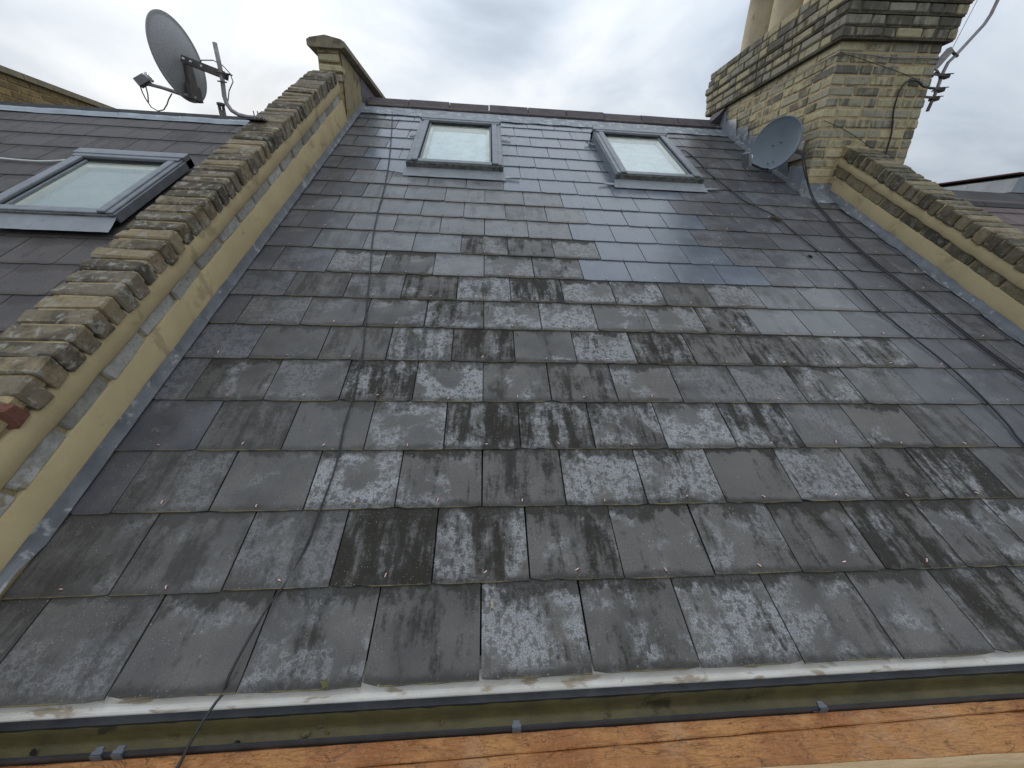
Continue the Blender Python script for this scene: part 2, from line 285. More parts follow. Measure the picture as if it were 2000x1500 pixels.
MAT['wood_edge'] = noisy_mat('bleached_timber_edge', (0.50, 0.36, 0.20), (0.42, 0.28, 0.15), 12, 0.7, 0.3, stretch=(1, 9, 9))

def glass_mat():
    k = NT('roof_window_glass'); t = k.t; t.nodes.remove(k.b)
    lw = k.n('ShaderNodeLayerWeight'); fr_o = k.math('ADD', 0.04, k.math('MULTIPLY', k.math('POWER', lw.outputs['Facing'], 4.5), 0.62))
    tr = k.n('ShaderNodeBsdfTransparent'); tr.inputs[0].default_value = (0.95, 0.97, 0.97, 1)
    gl = k.n('ShaderNodeBsdfGlossy'); gl.inputs['Roughness'].default_value = 0.05; gl.inputs[0].default_value = (0.9, 0.95, 0.95, 1)
    df = k.n('ShaderNodeBsdfDiffuse'); df.inputs[0].default_value = (0.33, 0.36, 0.32, 1)
    d = k.math('MULTIPLY', k.ramp(k.noise(k.pos(), 9, 5, 0.65), 0.35, 0.75), 0.16)
    m0 = k.n('ShaderNodeMixShader'); k.put(m0.inputs[0], d); t.links.new(tr.outputs[0], m0.inputs[1]); t.links.new(df.outputs[0], m0.inputs[2])
    m1 = k.n('ShaderNodeMixShader'); k.put(m1.inputs[0], fr_o); t.links.new(m0.outputs[0], m1.inputs[1]); t.links.new(gl.outputs[0], m1.inputs[2])
    t.links.new(m1.outputs[0], k.out.inputs[0]); return k.m
MAT['glass'] = glass_mat()

# ------------------------------------------------------------------ mesh helpers
def w2r(p): return Vector((p[0], p[1] * math.cos(TH) + p[2] * math.sin(TH), -p[1] * math.sin(TH) + p[2] * math.cos(TH)))
def r2w(p): return Vector((p[0], p[1] * math.cos(TH) - p[2] * math.sin(TH), p[1] * math.sin(TH) + p[2] * math.cos(TH)))

class MB:
    def __init__(s): s.v = []; s.f = []
    def add(s, vs, fs):
        o = len(s.v); s.v += [tuple(v) for v in vs]; s.f += [tuple(i + o for i in f) for f in fs]; return s
    def box(s, x0, x1, y0, y1, z0, z1, M=None):
        vs = [(x, y, z) for x in (x0, x1) for y in (y0, y1) for z in (z0, z1)]
        if M is not None: vs = [M @ Vector(v) for v in vs]
        return s.add(vs, [(0, 1, 3, 2), (4, 6, 7, 5), (0, 4, 5, 1), (2, 3, 7, 6), (0, 2, 6, 4), (1, 5, 7, 3)])
    def prism(s, poly, x0, x1, axis=0):
        """extrude a closed 2-D outline along an axis (0: outline in YZ, 1: in XZ, 2: in XY)"""
        n = len(poly)
        def P(a, b, t): return ((t, a, b), (a, t, b), (a, b, t))[axis]
        vs = [P(a, b, x0) for a, b in poly] + [P(a, b, x1) for a, b in poly]
        fs = [tuple(range(n))[::-1], tuple(range(n, 2 * n))] + [(i, (i + 1) % n, n + (i + 1) % n, n + i) for i in range(n)]
        return s.add(vs, fs)
    def tube(s, pts, r, seg=8, caps=True):
        pts = [Vector(p) for p in pts]; n = len(pts); rs = r if isinstance(r, (list, tuple)) else [r] * n
        base = len(s.v); up = None
        for i, p in enumerate(pts):
            d = (pts[min(i + 1, n - 1)] - pts[max(i - 1, 0)]).normalized()
            if up is None: up = Vector((0, 0, 1)) if abs(d.z) < 0.9 else Vector((1, 0, 0))
            a = d.cross(up).normalized(); b = a.cross(d).normalized(); up = b
            for j in range(seg):
                t = 2 * math.pi * j / seg; s.v.append(tuple(p + rs[i] * (math.cos(t) * a + math.sin(t) * b)))
        for i in range(n - 1):
            for j in range(seg):
                k = (j + 1) % seg; s.f.append((base + i * seg + j, base + i * seg + k, base + (i + 1) * seg + k, base + (i + 1) * seg + j))
        if caps:
            s.f.append(tuple(base + j for j in range(seg))[::-1]); s.f.append(tuple(base + (n - 1) * seg + j for j in range(seg)))
        return s
    def lathe(s, prof, seg=32, M=None):
        base = len(s.v); n = len(prof)
        for r, z in prof:
            for j in range(seg):
                t = 2 * math.pi * j / seg; v = Vector((r * math.cos(t), r * math.sin(t), z))
                s.v.append(tuple(M @ v if M is not None else v))
        for i in range(n - 1):
            for j in range(seg):
                k = (j + 1) % seg; s.f.append((base + i * seg + j, base + i * seg + k, base + (i + 1) * seg + k, base + (i + 1) * seg + j))
        return s
    def strip(s, rows):
        """grid surface from rows of points"""
        base = len(s.v); m = len(rows[0])
        for r in rows: s.v += [tuple(p) for p in r]
        for i in range(len(rows) - 1):
            for j in range(m - 1):
                s.f.append((base + i * m + j, base + i * m + j + 1, base + (i + 1) * m + j + 1, base + (i + 1) * m + j))
        return s
    def mesh(s, name, mat, smooth=False):
        me = bpy.data.meshes.new(name); me.from_pydata(s.v, [], s.f); me.update()
        bm = bmesh.new(); bm.from_mesh(me); bmesh.ops.recalc_face_normals(bm, faces=bm.faces); bm.to_mesh(me); bm.free()
        me.materials.append(MAT[mat])
        if smooth:
            for p in me.polygons: p.use_smooth = True
        return me
    def build(s, name, mat, parent=None, loc=(0, 0, 0), rot=(0, 0, 0), smooth=False):
        return link(name, s.mesh(name, mat, smooth), parent, loc, rot)

def link(name, me, parent=None, loc=(0, 0, 0), rot=(0, 0, 0)):
    o = bpy.data.objects.new(name, me); C.objects.link(o); o.parent = parent; o.location = loc; o.rotation_euler = rot; return o
def tag(o, label, cat, group=None):
    o['label'] = label; o['category'] = cat; o['kind'] = 'thing'
    if group: o['group'] = group
    return o
def thing(name, label, cat, loc=(0, 0, 0), rot=(0, 0, 0), group=None):
    o = bpy.data.objects.new(name, None); C.objects.link(o); o.location = loc; o.rotation_euler = rot; o.empty_display_size = 0.1
    return tag(o, label, cat, group)
def bevel_box(name, mat, sx, sy, sz, b, jit=0.0, seed=0):
    """centred bevelled box with slightly worn corners"""
    rs = random.Random(seed); bm = bmesh.new(); bmesh.ops.create_cube(bm, size=1.0)
    for v in bm.verts: v.co = Vector((v.co.x * sx, v.co.y * sy, v.co.z * sz)) + Vector([rs.uniform(-jit, jit) for _ in range(3)])
    bmesh.ops.bevel(bm, geom=list(bm.edges), offset=b, segments=1, affect='EDGES', profile=0.5)
    for v in bm.verts: v.co += Vector([rs.uniform(-jit, jit) * 0.5 for _ in range(3)])
    me = bpy.data.meshes.new(name); bm.to_mesh(me); bm.free(); me.materials.append(MAT[mat]); return me

# ------------------------------------------------------------------ the setting
g = MB().box(-2500, 2500, -2500, 2500, -7.2, -7.0).build('ground', 'ground'); g['kind'] = 'structure'

# ------------------------------------------------------------------ main slate roof
XL, XR = -1.343, 3.125
W = 0.304
SR = [0.000, 0.236, 0.479, 0.711, 0.946, 1.183, 1.414, 1.644, 1.873, 2.107, 2.343, 2.581, 2.822, 3.066, 3.322, 3.578, 3.832, 4.112, 4.385, 4.652, 4.93]
NR = [0.040, 0.012] + [0.0] * 19
def row_tilt(r): return -0.012 if 9 <= r <= 17 else 0.0
roof = thing('slate_roof', 'large grey weathered slate roof slope between the two rendered parapet walls', 'roof', (0, 0, 0), (TH, 0, 0))
MB().box(-1.36, 3.14, 0.06, 5.12, -0.10, -0.034).build('roof_deck', 'deck', roof)
SL = 0.0065
def slate_mesh(w, L, mat, seed):
    rs = random.Random(seed); n = 7
    xs = [-w / 2 + w * i / n for i in range(n + 1)]
    bot = [rs.uniform(-0.0012, 0.0012) for _ in xs]; bot[0] += abs(rs.gauss(0, 0.003)); bot[-1] += abs(rs.gauss(0, 0.003))
    if rs.random() < 0.16: bot[0 if rs.random() < 0.5 else -1] += rs.uniform(0.003, 0.007)
    if rs.random() < 0.2: bot[rs.randrange(1, n)] += rs.uniform(0.002, 0.004)
    t = 0.0058; b = MB(); m = len(xs)
    vs = [(x, y, 0.0) for x, y in zip(xs, bot)] + [(x, L, 0.0) for x in xs] + [(x, y, -t) for x, y in zip(xs, bot)] + [(x, L, -t) for x in xs]
    fs = [(i, i + 1, m + i + 1, m + i) for i in range(m - 1)]
    fs += [(2 * m + i, 3 * m + i, 3 * m + i + 1, 2 * m + i + 1) for i in range(m - 1)]
    fs += [(i, 2 * m + i, 2 * m + i + 1, i + 1) for i in range(m - 1)]
    fs += [(m + i, m + i + 1, 3 * m + i + 1, 3 * m + i) for i in range(m - 1)]
    fs += [(0, m, 3 * m, 2 * m), (m - 1, 3 * m - 1, 4 * m - 1, 2 * m - 1)]
    b.add(vs, fs); return b.mesh('slate', mat)
_slates = {}
def slate(w, mat, L=0.50):
    full = abs(w - 0.2988) < 0.0015
    key = (mat, random.randrange(14)) if full else (mat, round(w, 4), L)
    if key not in _slates: _slates[key] = slate_mesh(0.2988 if full else w, L, mat, len(_slates) + 5)
    return _slates[key]
rv = MB().tube([(0, 0, -0.003), (0.0005, -0.001, 0.003), (0.003, -0.003, 0.0045), (0.009, -0.006, 0.005)], 0.0020, 6)
rivet_me = rv.mesh('rivet', 'copper')
HOLES = [(-0.590, 0.105, 3.34, 4.66), (1.150, 1.880, 3.34, 4.66)]
CH_X, CH_S = 2.865, 3.33
def new_from(r):
    return {8: 2.0, 9: 2.5, 10: 2.0, 11: 2.5, 12: 2.0, 13: 0.5, 14: 0.5}.get(r, 0.5 if r >= 15 else 99)
def pick(r, uc, xc):
    if r == 6 and abs(uc - 6.5) < 0.3: return 'slate_pale'
    if r <= 7:
        if uc > 7.4 and r >= 3: return 'slate_dark_reflect'
        if uc < -3.6 and r >= 2: return 'slate_dark_reflect'
        if r >= 6 and uc > 5: return 'slate_mid'
        if uc < -1.6 and r >= 0: return 'slate_plain' if random.random() < 0.75 else 'slate_old'
        if r <= 3 and random.random() < (0.55 if r < 2 else 0.4): return 'slate_stained'
        if 4 <= r <= 7 and random.random() < 0.22: return 'slate_stained'
        if 1 <= r <= 7 and -1.6 <= uc <= 3.2: return 'slate_bloom' if random.random() < 0.68 else 'slate_old'
        if uc > 3.2 and 2 <= r: return 'slate_plain' if random.random() < 0.5 else 'slate_old'
        return 'slate_old'
    if uc > 5.2 + (14 - r) * 0.05: return 'slate_dark_reflect'
    if uc >= new_from(r): return 'slate_new'
    if uc < -3.4 + (r - 8) * 0.02: return 'slate_dark_reflect'
    if r >= 14: return 'slate_new'
    return 'slate_mid' if (r >= 10 or random.random() < 0.4) else 'slate_old'
def put_slate(x0, x1, r, uc):
    w = x1 - x0 - 0.0052
    if w < 0.03: return
    xc = (x0 + x1) / 2
    S0 = SR[r] + row_tilt(r) * (xc - 0.6); S1 = SR[r + 1] + row_tilt(r + 1) * (xc - 0.6)
    k = (NR[r + 1] - SL - NR[r]) / (S1 - S0)
    L = 0.50 if r < 19 else 0.40
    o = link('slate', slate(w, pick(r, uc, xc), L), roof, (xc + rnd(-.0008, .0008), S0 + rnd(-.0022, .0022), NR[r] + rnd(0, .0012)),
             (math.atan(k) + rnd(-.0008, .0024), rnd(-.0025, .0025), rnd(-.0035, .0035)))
    if r > 0 and w > 0.16 and random.random() < 0.9:
        q = link('rivet', rivet_me, o, (rnd(-.012, .012) if w > 0.28 else 0, 0.024 + rnd(-.004, .005), 0.0), (0, 0, rnd(-2.2, 2.2)))
for r in range(20):
    off = 0.0 if r % 2 == 0 else 0.5
    smid = (SR[r] + SR[r + 1]) / 2
    sc = 1.0
    for i in range(-6, 13):
        u0 = i + off; a, b = u0 * W * sc + 0.001, (u0 + 1) * W * sc + 0.001
        a, b = max(a, XL), min(b, XR)
        if smid > CH_S: b = min(b, CH_X)
        if b - a < 0.04: continue
        segs = [(a, b)]
        for hx0, hx1, hs0, hs1 in HOLES:
            if hs0 < smid < hs1:
                out = []
                for p, q in segs:
                    if q <= hx0 or p >= hx1: out.append((p, q)); continue
                    if p < hx0: out.append((p, hx0))
                    if q > hx1: out.append((hx1, q))
                segs = out
        for p, q in segs: put_slate(p, q, r, u0 + 0.5)
# lead strip under the ridge, in lengths with laps
x = XL
while x < CH_X - 0.05:
    x2 = min(x + rnd(0.85, 1.1), CH_X)
    if CH_X - x2 < 0.3: x2 = CH_X
    rows = []; n = 14
    for j, (s_, h) in enumerate(((4.80, 0.006), (4.88, 0.008), (4.96, 0.008), (5.03, 0.006), (5.062, 0.0015))):
        rows.append([(x + (x2 + 0.01 - x) * i / n, s_ + (0.012 * math.sin(i * 1.3 + x * 5) * rnd(0.4, 1) if j == 0 else 0), h + rnd(-.0015, .0025)) for i in range(n + 1)])
    MB().strip(rows).build('lead_flashing', 'lead', roof, smooth=True); x = x2
# angular ridge tiles
def ridge_profile(w=0.155, t=0.016):
    # outline in world YZ around the ridge apex (Y=0,Z=0)
    a = math.radians(40); c, s_ = math.cos(a), math.sin(a)
    return [(-w * c, -w * s_), (-0.02, -0.004), (0, 0.004), (0.02, -0.004), (w * c, -w * s_), (w * c - 0.01, -w * s_ - t), (0, -0.022), (-w * c + 0.006, -w * s_ - t)]
rt = MB().prism(ridge_profile(), 0.0, 0.447).mesh('ridge_tile', 'ridge')
x = -1.32; i = 0
while x < 2.84:
    w_ = min(0.455, 2.875 - x)
    p = w2r((x, 4.505, 2.652 + rnd(-.004, .004)))
    o = link('ridge_tile', rt, roof, p, (-TH + rnd(-.008, .008), rnd(-.004, .004), rnd(-.006, .006))); o.scale = (w_ / 0.455, 1, 1)
    x += w_
MB().box(-1.3, 2.87, 4.40, 4.61, 2.47, 2.57, Matrix.Rotation(-TH, 4, 'X')).build('ridge_bedding', 'mortar', roof)
# rear slope so that the ridge has something behind it
MB().prism([(4.50, 2.60), (7.6, 0.81), (7.6, 0.70), (4.50, 2.48)], -1.3, 2.87).build('rear_slope', 'cladding', roof, rot=(-TH, 0, 0))
# left abutment soaker strip, right abutment lead lying on the slates
def wob(a): return rnd(-a, a)
rows = [[], [], [], []]
n = 60
for i in range(n + 1):
    s_ = 0.05 + (5.05 - 0.05) * i / n
    e_ = wob(0.0035)
    rows[0].append((XL + 0.010 + e_ * .5, s_, 0.006 if s_ > .3 else 0.03)); rows[1].append((XL + 0.005 + e_ * .3, s_, 0.016 if s_ > .3 else 0.036)); rows[2].append((XL + 0.000, s_, 0.030)); rows[3].append((XL - 0.006, s_, 0.052 + wob(.002)))
MB().strip(rows).build('lead_flashing', 'lead_dark', roof, smooth=True)
rows = [[], [], [], []]
for i in range(n + 1):
    s_ = 0.05 + (3.40 - 0.05) * i / n
    e_ = 0.008 * math.sin(s_ * 7.0) + wob(0.004) + (0.02 if (s_ % 0.48) < 0.2 else 0)
    rows[0].append((XR - 0.036 - e_, s_, 0.003 if s_ > .3 else 0.03)); rows[1].append((XR - 0.024, s_, 0.007 + wob(.002) if s_ > .3 else 0.03)); rows[2].append((XR - 0.008, s_, 0.016 + wob(.003))); rows[3].append((XR + 0.001, s_, 0.040 + wob(.004)))
MB().strip(rows).build('lead_flashing', 'lead_dark', roof, smooth=True)
# white eaves strip and fascia under the first course
MB().prism([(0.05, 0.026), (0.0, 0.006), (-0.015, 0.003), (-0.0235, -0.001), (-0.026, -0.006), (-0.026, -0.10), (0.05, -0.10)], -1.30, 3.12).build('eaves_trim', 'white', roof, rot=(-TH, 0, 0))

# ------------------------------------------------------------------ gutter
gut = thing('eaves_gutter', 'black plastic gutter full of olive silt along the bottom edge of the slates', 'gutter', (0, -0.0440, -0.01)); gut.scale = (1, 0.86, 1)
go = [(-0.0005, 0.0), (-0.0005, -0.062), (-0.008, -0.070), (-0.052, -0.070), (-0.060, -0.060), (-0.062, 0.0), (-0.068, 0.002), (-0.071, -0.004), (-0.069, -0.066), (-0.056, -0.078), (-0.006, -0.078), (0.0195, -0.066), (0.0195, 0.0)]
MB().prism(go, -1.35, 3.2).build('trough', 'gutter', gut)
rows = []
for yy, zz in ((-0.0008, -0.006), (-0.0012, -0.030), (-0.004, -0.052), (-0.012, -0.058), (-0.030, -0.059), (-0.050, -0.057), (-0.0598, -0.050), (-0.0615, -0.022)):
    rows.append([(-1.34 + 4.5 * i / 160, yy - abs(wob(.0008)), zz + wob(.0025)) for i in range(161)])
MB().strip(rows).build('silt', 'silt', gut, smooth=True)
for i in range(14):
    rs = random.Random(i * 31 + 5); bm = bmesh.new(); bmesh.ops.create_icosphere(bm, subdivisions=1, radius=rs.uniform(0.003, 0.009))
    for v in bm.verts: v.co = Vector((v.co.x * rs.uniform(1, 2.2), v.co.y, v.co.z * 0.35)) * rs.uniform(0.7, 1.25)
    me = bpy.data.meshes.new('debris'); bm.to_mesh(me); bm.free(); me.materials.append(MAT[rs.choice(['moss', 'silt', 'silt', 'deck', 'silt'])])
    link('debris', me, gut, (rs.uniform(-1.2, 2.2), rs.uniform(-0.05, -0.006), -0.054 + rs.uniform(0, .004)), (rs.uniform(0, 1), 0, rs.uniform(0, 3)))
def clip(x, sc=1.0, tilt=0.0):
    b = MB()
    b.box(-0.011, 0.011, -0.073, -0.0625, -0.004, 0.0065).box(-0.011, 0.011, -0.0745, -0.0715, -0.03, 0.0065).box(-0.008, 0.008, -0.0625, -0.054, 0.001, 0.0065)
    o = b.build('gutter_clip', 'frame_dark', gut, (x, 0, 0)); o.rotation_euler = (0, 0, tilt); return o
clip(0.091); clip(0.905); clip(-0.868, tilt=0.05); clip(-0.818, tilt=-0.03)
MB().prism([(-0.012, 0), (-0.006, -0.011), (0.004, -0.013), (0.011, -0.006), (0.013, 0.0)], -0.073, -0.0712, axis=1).build('clip_tab', 'gutter', gut, (0.888, -0.001, -0.004))

# ------------------------------------------------------------------ boards in front of the gutter
def board(y0, y1, z1, zb, wv=0.0007):
    """plank between two edge lines y0(x) (back) and y1(x) (front)"""
    n = 90; xs = [-1.6 + 5.0 * i / n for i in range(n + 1)]; rows = [[(x, y0(x), zb) for x in xs]]
    for t, dz in ((0.0, -0.003), (0.06, 0.0), (0.35, 0.0), (0.65, 0.0), (0.94, 0.0), (1.0, -0.003)):
        rows.append([(x, y0(x) + (y1(x) - y0(x)) * t + wob(.0008), z1 + dz + wob(wv)) for x in xs])
    rows.append([(x, y1(x), zb) for x in xs]); return MB().strip(rows)
BB = Vector((0, -0.147, -0.021))
seam = lambda x: 0.0118 * x
b1 = board(lambda x: 0.0415, lambda x: seam(x) + 0.0006, 0.0, -0.03)
o = b1.build('timber_board', 'wood', None, BB); tag(o, 'narrow wet orange-brown timber board right against the front of the gutter', 'board')
o = thing('timber_board', 'wider wet orange-brown timber board with bleached front edge, outermost at the bottom', 'board', BB)
edge = lambda x: -0.062 - 0.013 * (x - 0.9)
board(lambda x: seam(x) - 0.0008, edge, -0.001, -0.03).build('plank', 'wood', o)
MB().strip([[(-1.6 + 5 * i / 60, edge(-1.6 + 5 * i / 60) + yy + wob(.0012), zz) for i in range(61)] for yy, zz in ((0.002, 0.0006), (-0.010, -0.003), (-0.014, -0.012), (-0.014, -0.04))]).build('bleached_edge', 'wood_edge', o, smooth=True)
o = MB().box(-1.6, 3.4, -1.70, -0.255, -0.09, -0.075).build('ledge', 'white'); tag(o, 'pale ledge just visible below the timber boards at the bottom right corner', 'ledge')

# ------------------------------------------------------------------ parapets
def lin(a, b): return lambda s_: a + b * s_
def parapet(root, face, sgn, S0, S1, e1, e2, e3, e4, e5, width, cop_mat, row_mat, red_first=False, cop_from=None):
    """face: X of the rendered side; sgn +1 when the wall lies towards -X of its face"""
    X = lambda d: face - sgn * d            # d: depth into the wall
    n = 70
    Ss = [S0 + (S1 - S0) * i / n for i in range(n + 1)]
    b = MB()                                # core, slightly recessed everywhere
    b.strip([[(X(0.020), s_, -0.30) for s_ in Ss], [(X(0.020), s_, e4(s_) + 0.012) for s_ in Ss], [(X(0.010), s_, e4(s_) + 0.02) for s_ in Ss], [(X(0.011), s_, e5(s_) - 0.014) for s_ in Ss], [(X(0.022), s_, e5(s_) - 0.008 + wob(.002)) for s_ in Ss],
             [(X(width - 0.016), s_, e5(s_) - 0.009) for s_ in Ss], [(X(width - 0.012), s_, -0.30) for s_ in Ss]])
    m = len(Ss); b.f.append(tuple(m * i for i in range(7))); b.f.append(tuple(m * i - 1 for i in range(1, 8)))
    b.build('mortar_core', 'mortar', root)
    def band(lo, hi, d0, d1, wo, name):
        r_ = [[], [], [], [], [], []]
        for i, s_ in enumerate(Ss):
            a = lo(s_) + wob(wo); c_ = hi(s_) + wob(wo); f_ = wob(0.0012)
            r_[0].append((X(0.021), s_, a - 0.001)); r_[1].append((X(d0 + 0.005), s_, a)); r_[2].append((X(d0 + f_), s_, a + 0.007)); r_[3].append((X(d1 + f_), s_, c_ - 0.006)); r_[4].append((X(d1 + 0.006), s_, c_)); r_[5].append((X(0.021), s_, c_ + 0.001))
        MB().strip(r_).build(name, 'render', root, smooth=True)
    band(lambda s_: -0.06, e2, -0.002, 0.004, 0.003, 'render_band')
    band(e3, e4, 0.000, 0.008, 0.004, 'render_band')
    # single exposed brick course
    s_ = S0 + 0.02; i = 0
    vari = [bevel_box('brick', row_mat, 0.05, 0.208, 0.062, 0.008, 0.004, 100 + j) for j in range(6)]
    while s_ < S1 - 0.1:
        L = 0.208 + wob(.012)
        zc = (e2(s_ + L / 2) + e3(s_ + L / 2)) / 2
        o = link('brick', random.choice(vari), root, (X(0.034), s_ + L / 2, zc + wob(.002)), (math.atan(e3(1) - e3(0)) + wob(.012), wob(.05), wob(.012)))
        o.scale = (1, L / 0.208, ((e3(s_) - e2(s_)) + 0.012) / 0.062); s_ += L + 0.014
    # brick-on-edge coping
    cv = [bevel_box('coping_brick', cop_mat, width, 0.066, 0.086, 0.006, 0.005, 200 + j) for j in range(14)]
    s_ = cop_from if cop_from else S0
    redm = bevel_box('coping_brick', 'brick_red', width, 0.066, 0.086, 0.014, 0.008, 333)
    first = True
    while s_ < S1 - 0.05:
        o = link('coping_brick', redm if (first and red_first) else random.choice(cv), root, (X(width / 2 + wob(.0035)), s_ + 0.033, e5(s_) - 0.043 + wob(.0035)),
                 (math.atan(e5(1) - e5(0)) + wob(.04), wob(.02), wob(.022))); first = False; o.scale = (1 + wob(.02), 1 + wob(.06), 1)
        s_ += 0.0755 + wob(.002)
lp = thing('parapet_wall', 'left parapet wall with brick-on-edge coping and two tan render bands', 'parapet', (0, 0, 0), (TH, 0, 0))
parapet(lp, -1.349, 1, -0.2, 4.34, lin(.050, 0), lin(.136, .019), lin(.189, .019), lin(.267, .021), lin(.337, .0225), 0.220, 'brick_coping', 'brick_pale', True, 0.62)
rp_ = thing('parapet_wall', 'right parapet wall with mossy brick coping running up to the chimney', 'parapet', (0, 0, 0), (TH, 0, 0))
parapet(rp_, 3.128, -1, 0.2, 3.50, lin(.03, 0), lin(.128, .001), lin(.166, .011), lin(.253, 0), lin(.320, .009), 0.235, 'brick_coping_r', 'brick_coping_r')

# level wall at the top of the left parapet
pier = thing('wall_pier', 'rendered wall end with chamfered coping stone at the top of the left parapet', 'wall', (-1.42, 3.6, 2.2))
def P(x, y, z):                                  # laid out 3 % nearer, moved out along the sight lines of the survey
    x, y, z = (CW[i] + 1.0305 * (v - CW[i]) for i, v in enumerate((x, y, z))); return (x + 1.42, y - 3.6, z - 2.2)
def pbox(b, x0, x1, y0, y1, z0, z1):
    (a, c_, e_), (a2, c2, e2_) = P(x0, y0, z0), P(x1, y1, z1); return b.box(a, a2, c_, c2, e_, e2_)
pbox(MB(), -1.520, -1.322, 3.612, 5.6, 1.6, 2.71).build('wall_core', 'mortar', pier)
rows = []
for zz in (1.70, 2.1, 2.4, 2.55, 2.66, 2.712):
    rows.append([P(-1.312 + wob(.004), 3.60 + (4.15 - 3.60) * i / 14 + (0.03 if zz < 2.42 else 0) * 0, zz) for i in range(15)])
MB().strip(rows).build('render_face', 'render_old', pier, smooth=True)
pbox(MB(), -1.335, -1.305, 4.152, 5.6, 2.0, 2.716).build('dark_cladding', 'cladding', pier)
for j in range(3):
    z0 = 2.475 + j * 0.074; me = bevel_box('brick', 'brick_stock', 0.215 - 0.02 * (j == 2), 0.1, 0.062, 0.010, 0.006, 400 + j)
    link('brick', me, pier, P(-1.418 + wob(.006), 3.640, z0 + 0.031), (wob(.02), wob(.02), wob(.03)))
pbox(MB(), -1.515, -1.325, 3.594, 3.70, 2.690, 2.722).build('mortar_bed', 'mortar', pier)
for y0, y1 in ((3.56, 4.16), (4.166, 4.78), (4.786, 5.55)):
    m_ = MB().prism([(-1.585, 2.722), (-1.585, 2.765), (-1.555, 2.782), (-1.425, 2.806), (-1.29, 2.783), (-1.258, 2.766), (-1.258, 2.726), (-1.30, 2.718), (-1.54, 2.716)], y0, y1, axis=1)
    m_.v = [P(v[0], v[1], v[2] + (v[1] - 3.6) * 0.035) for v in m_.v]; m_.build('coping_stone', 'stone', pier)

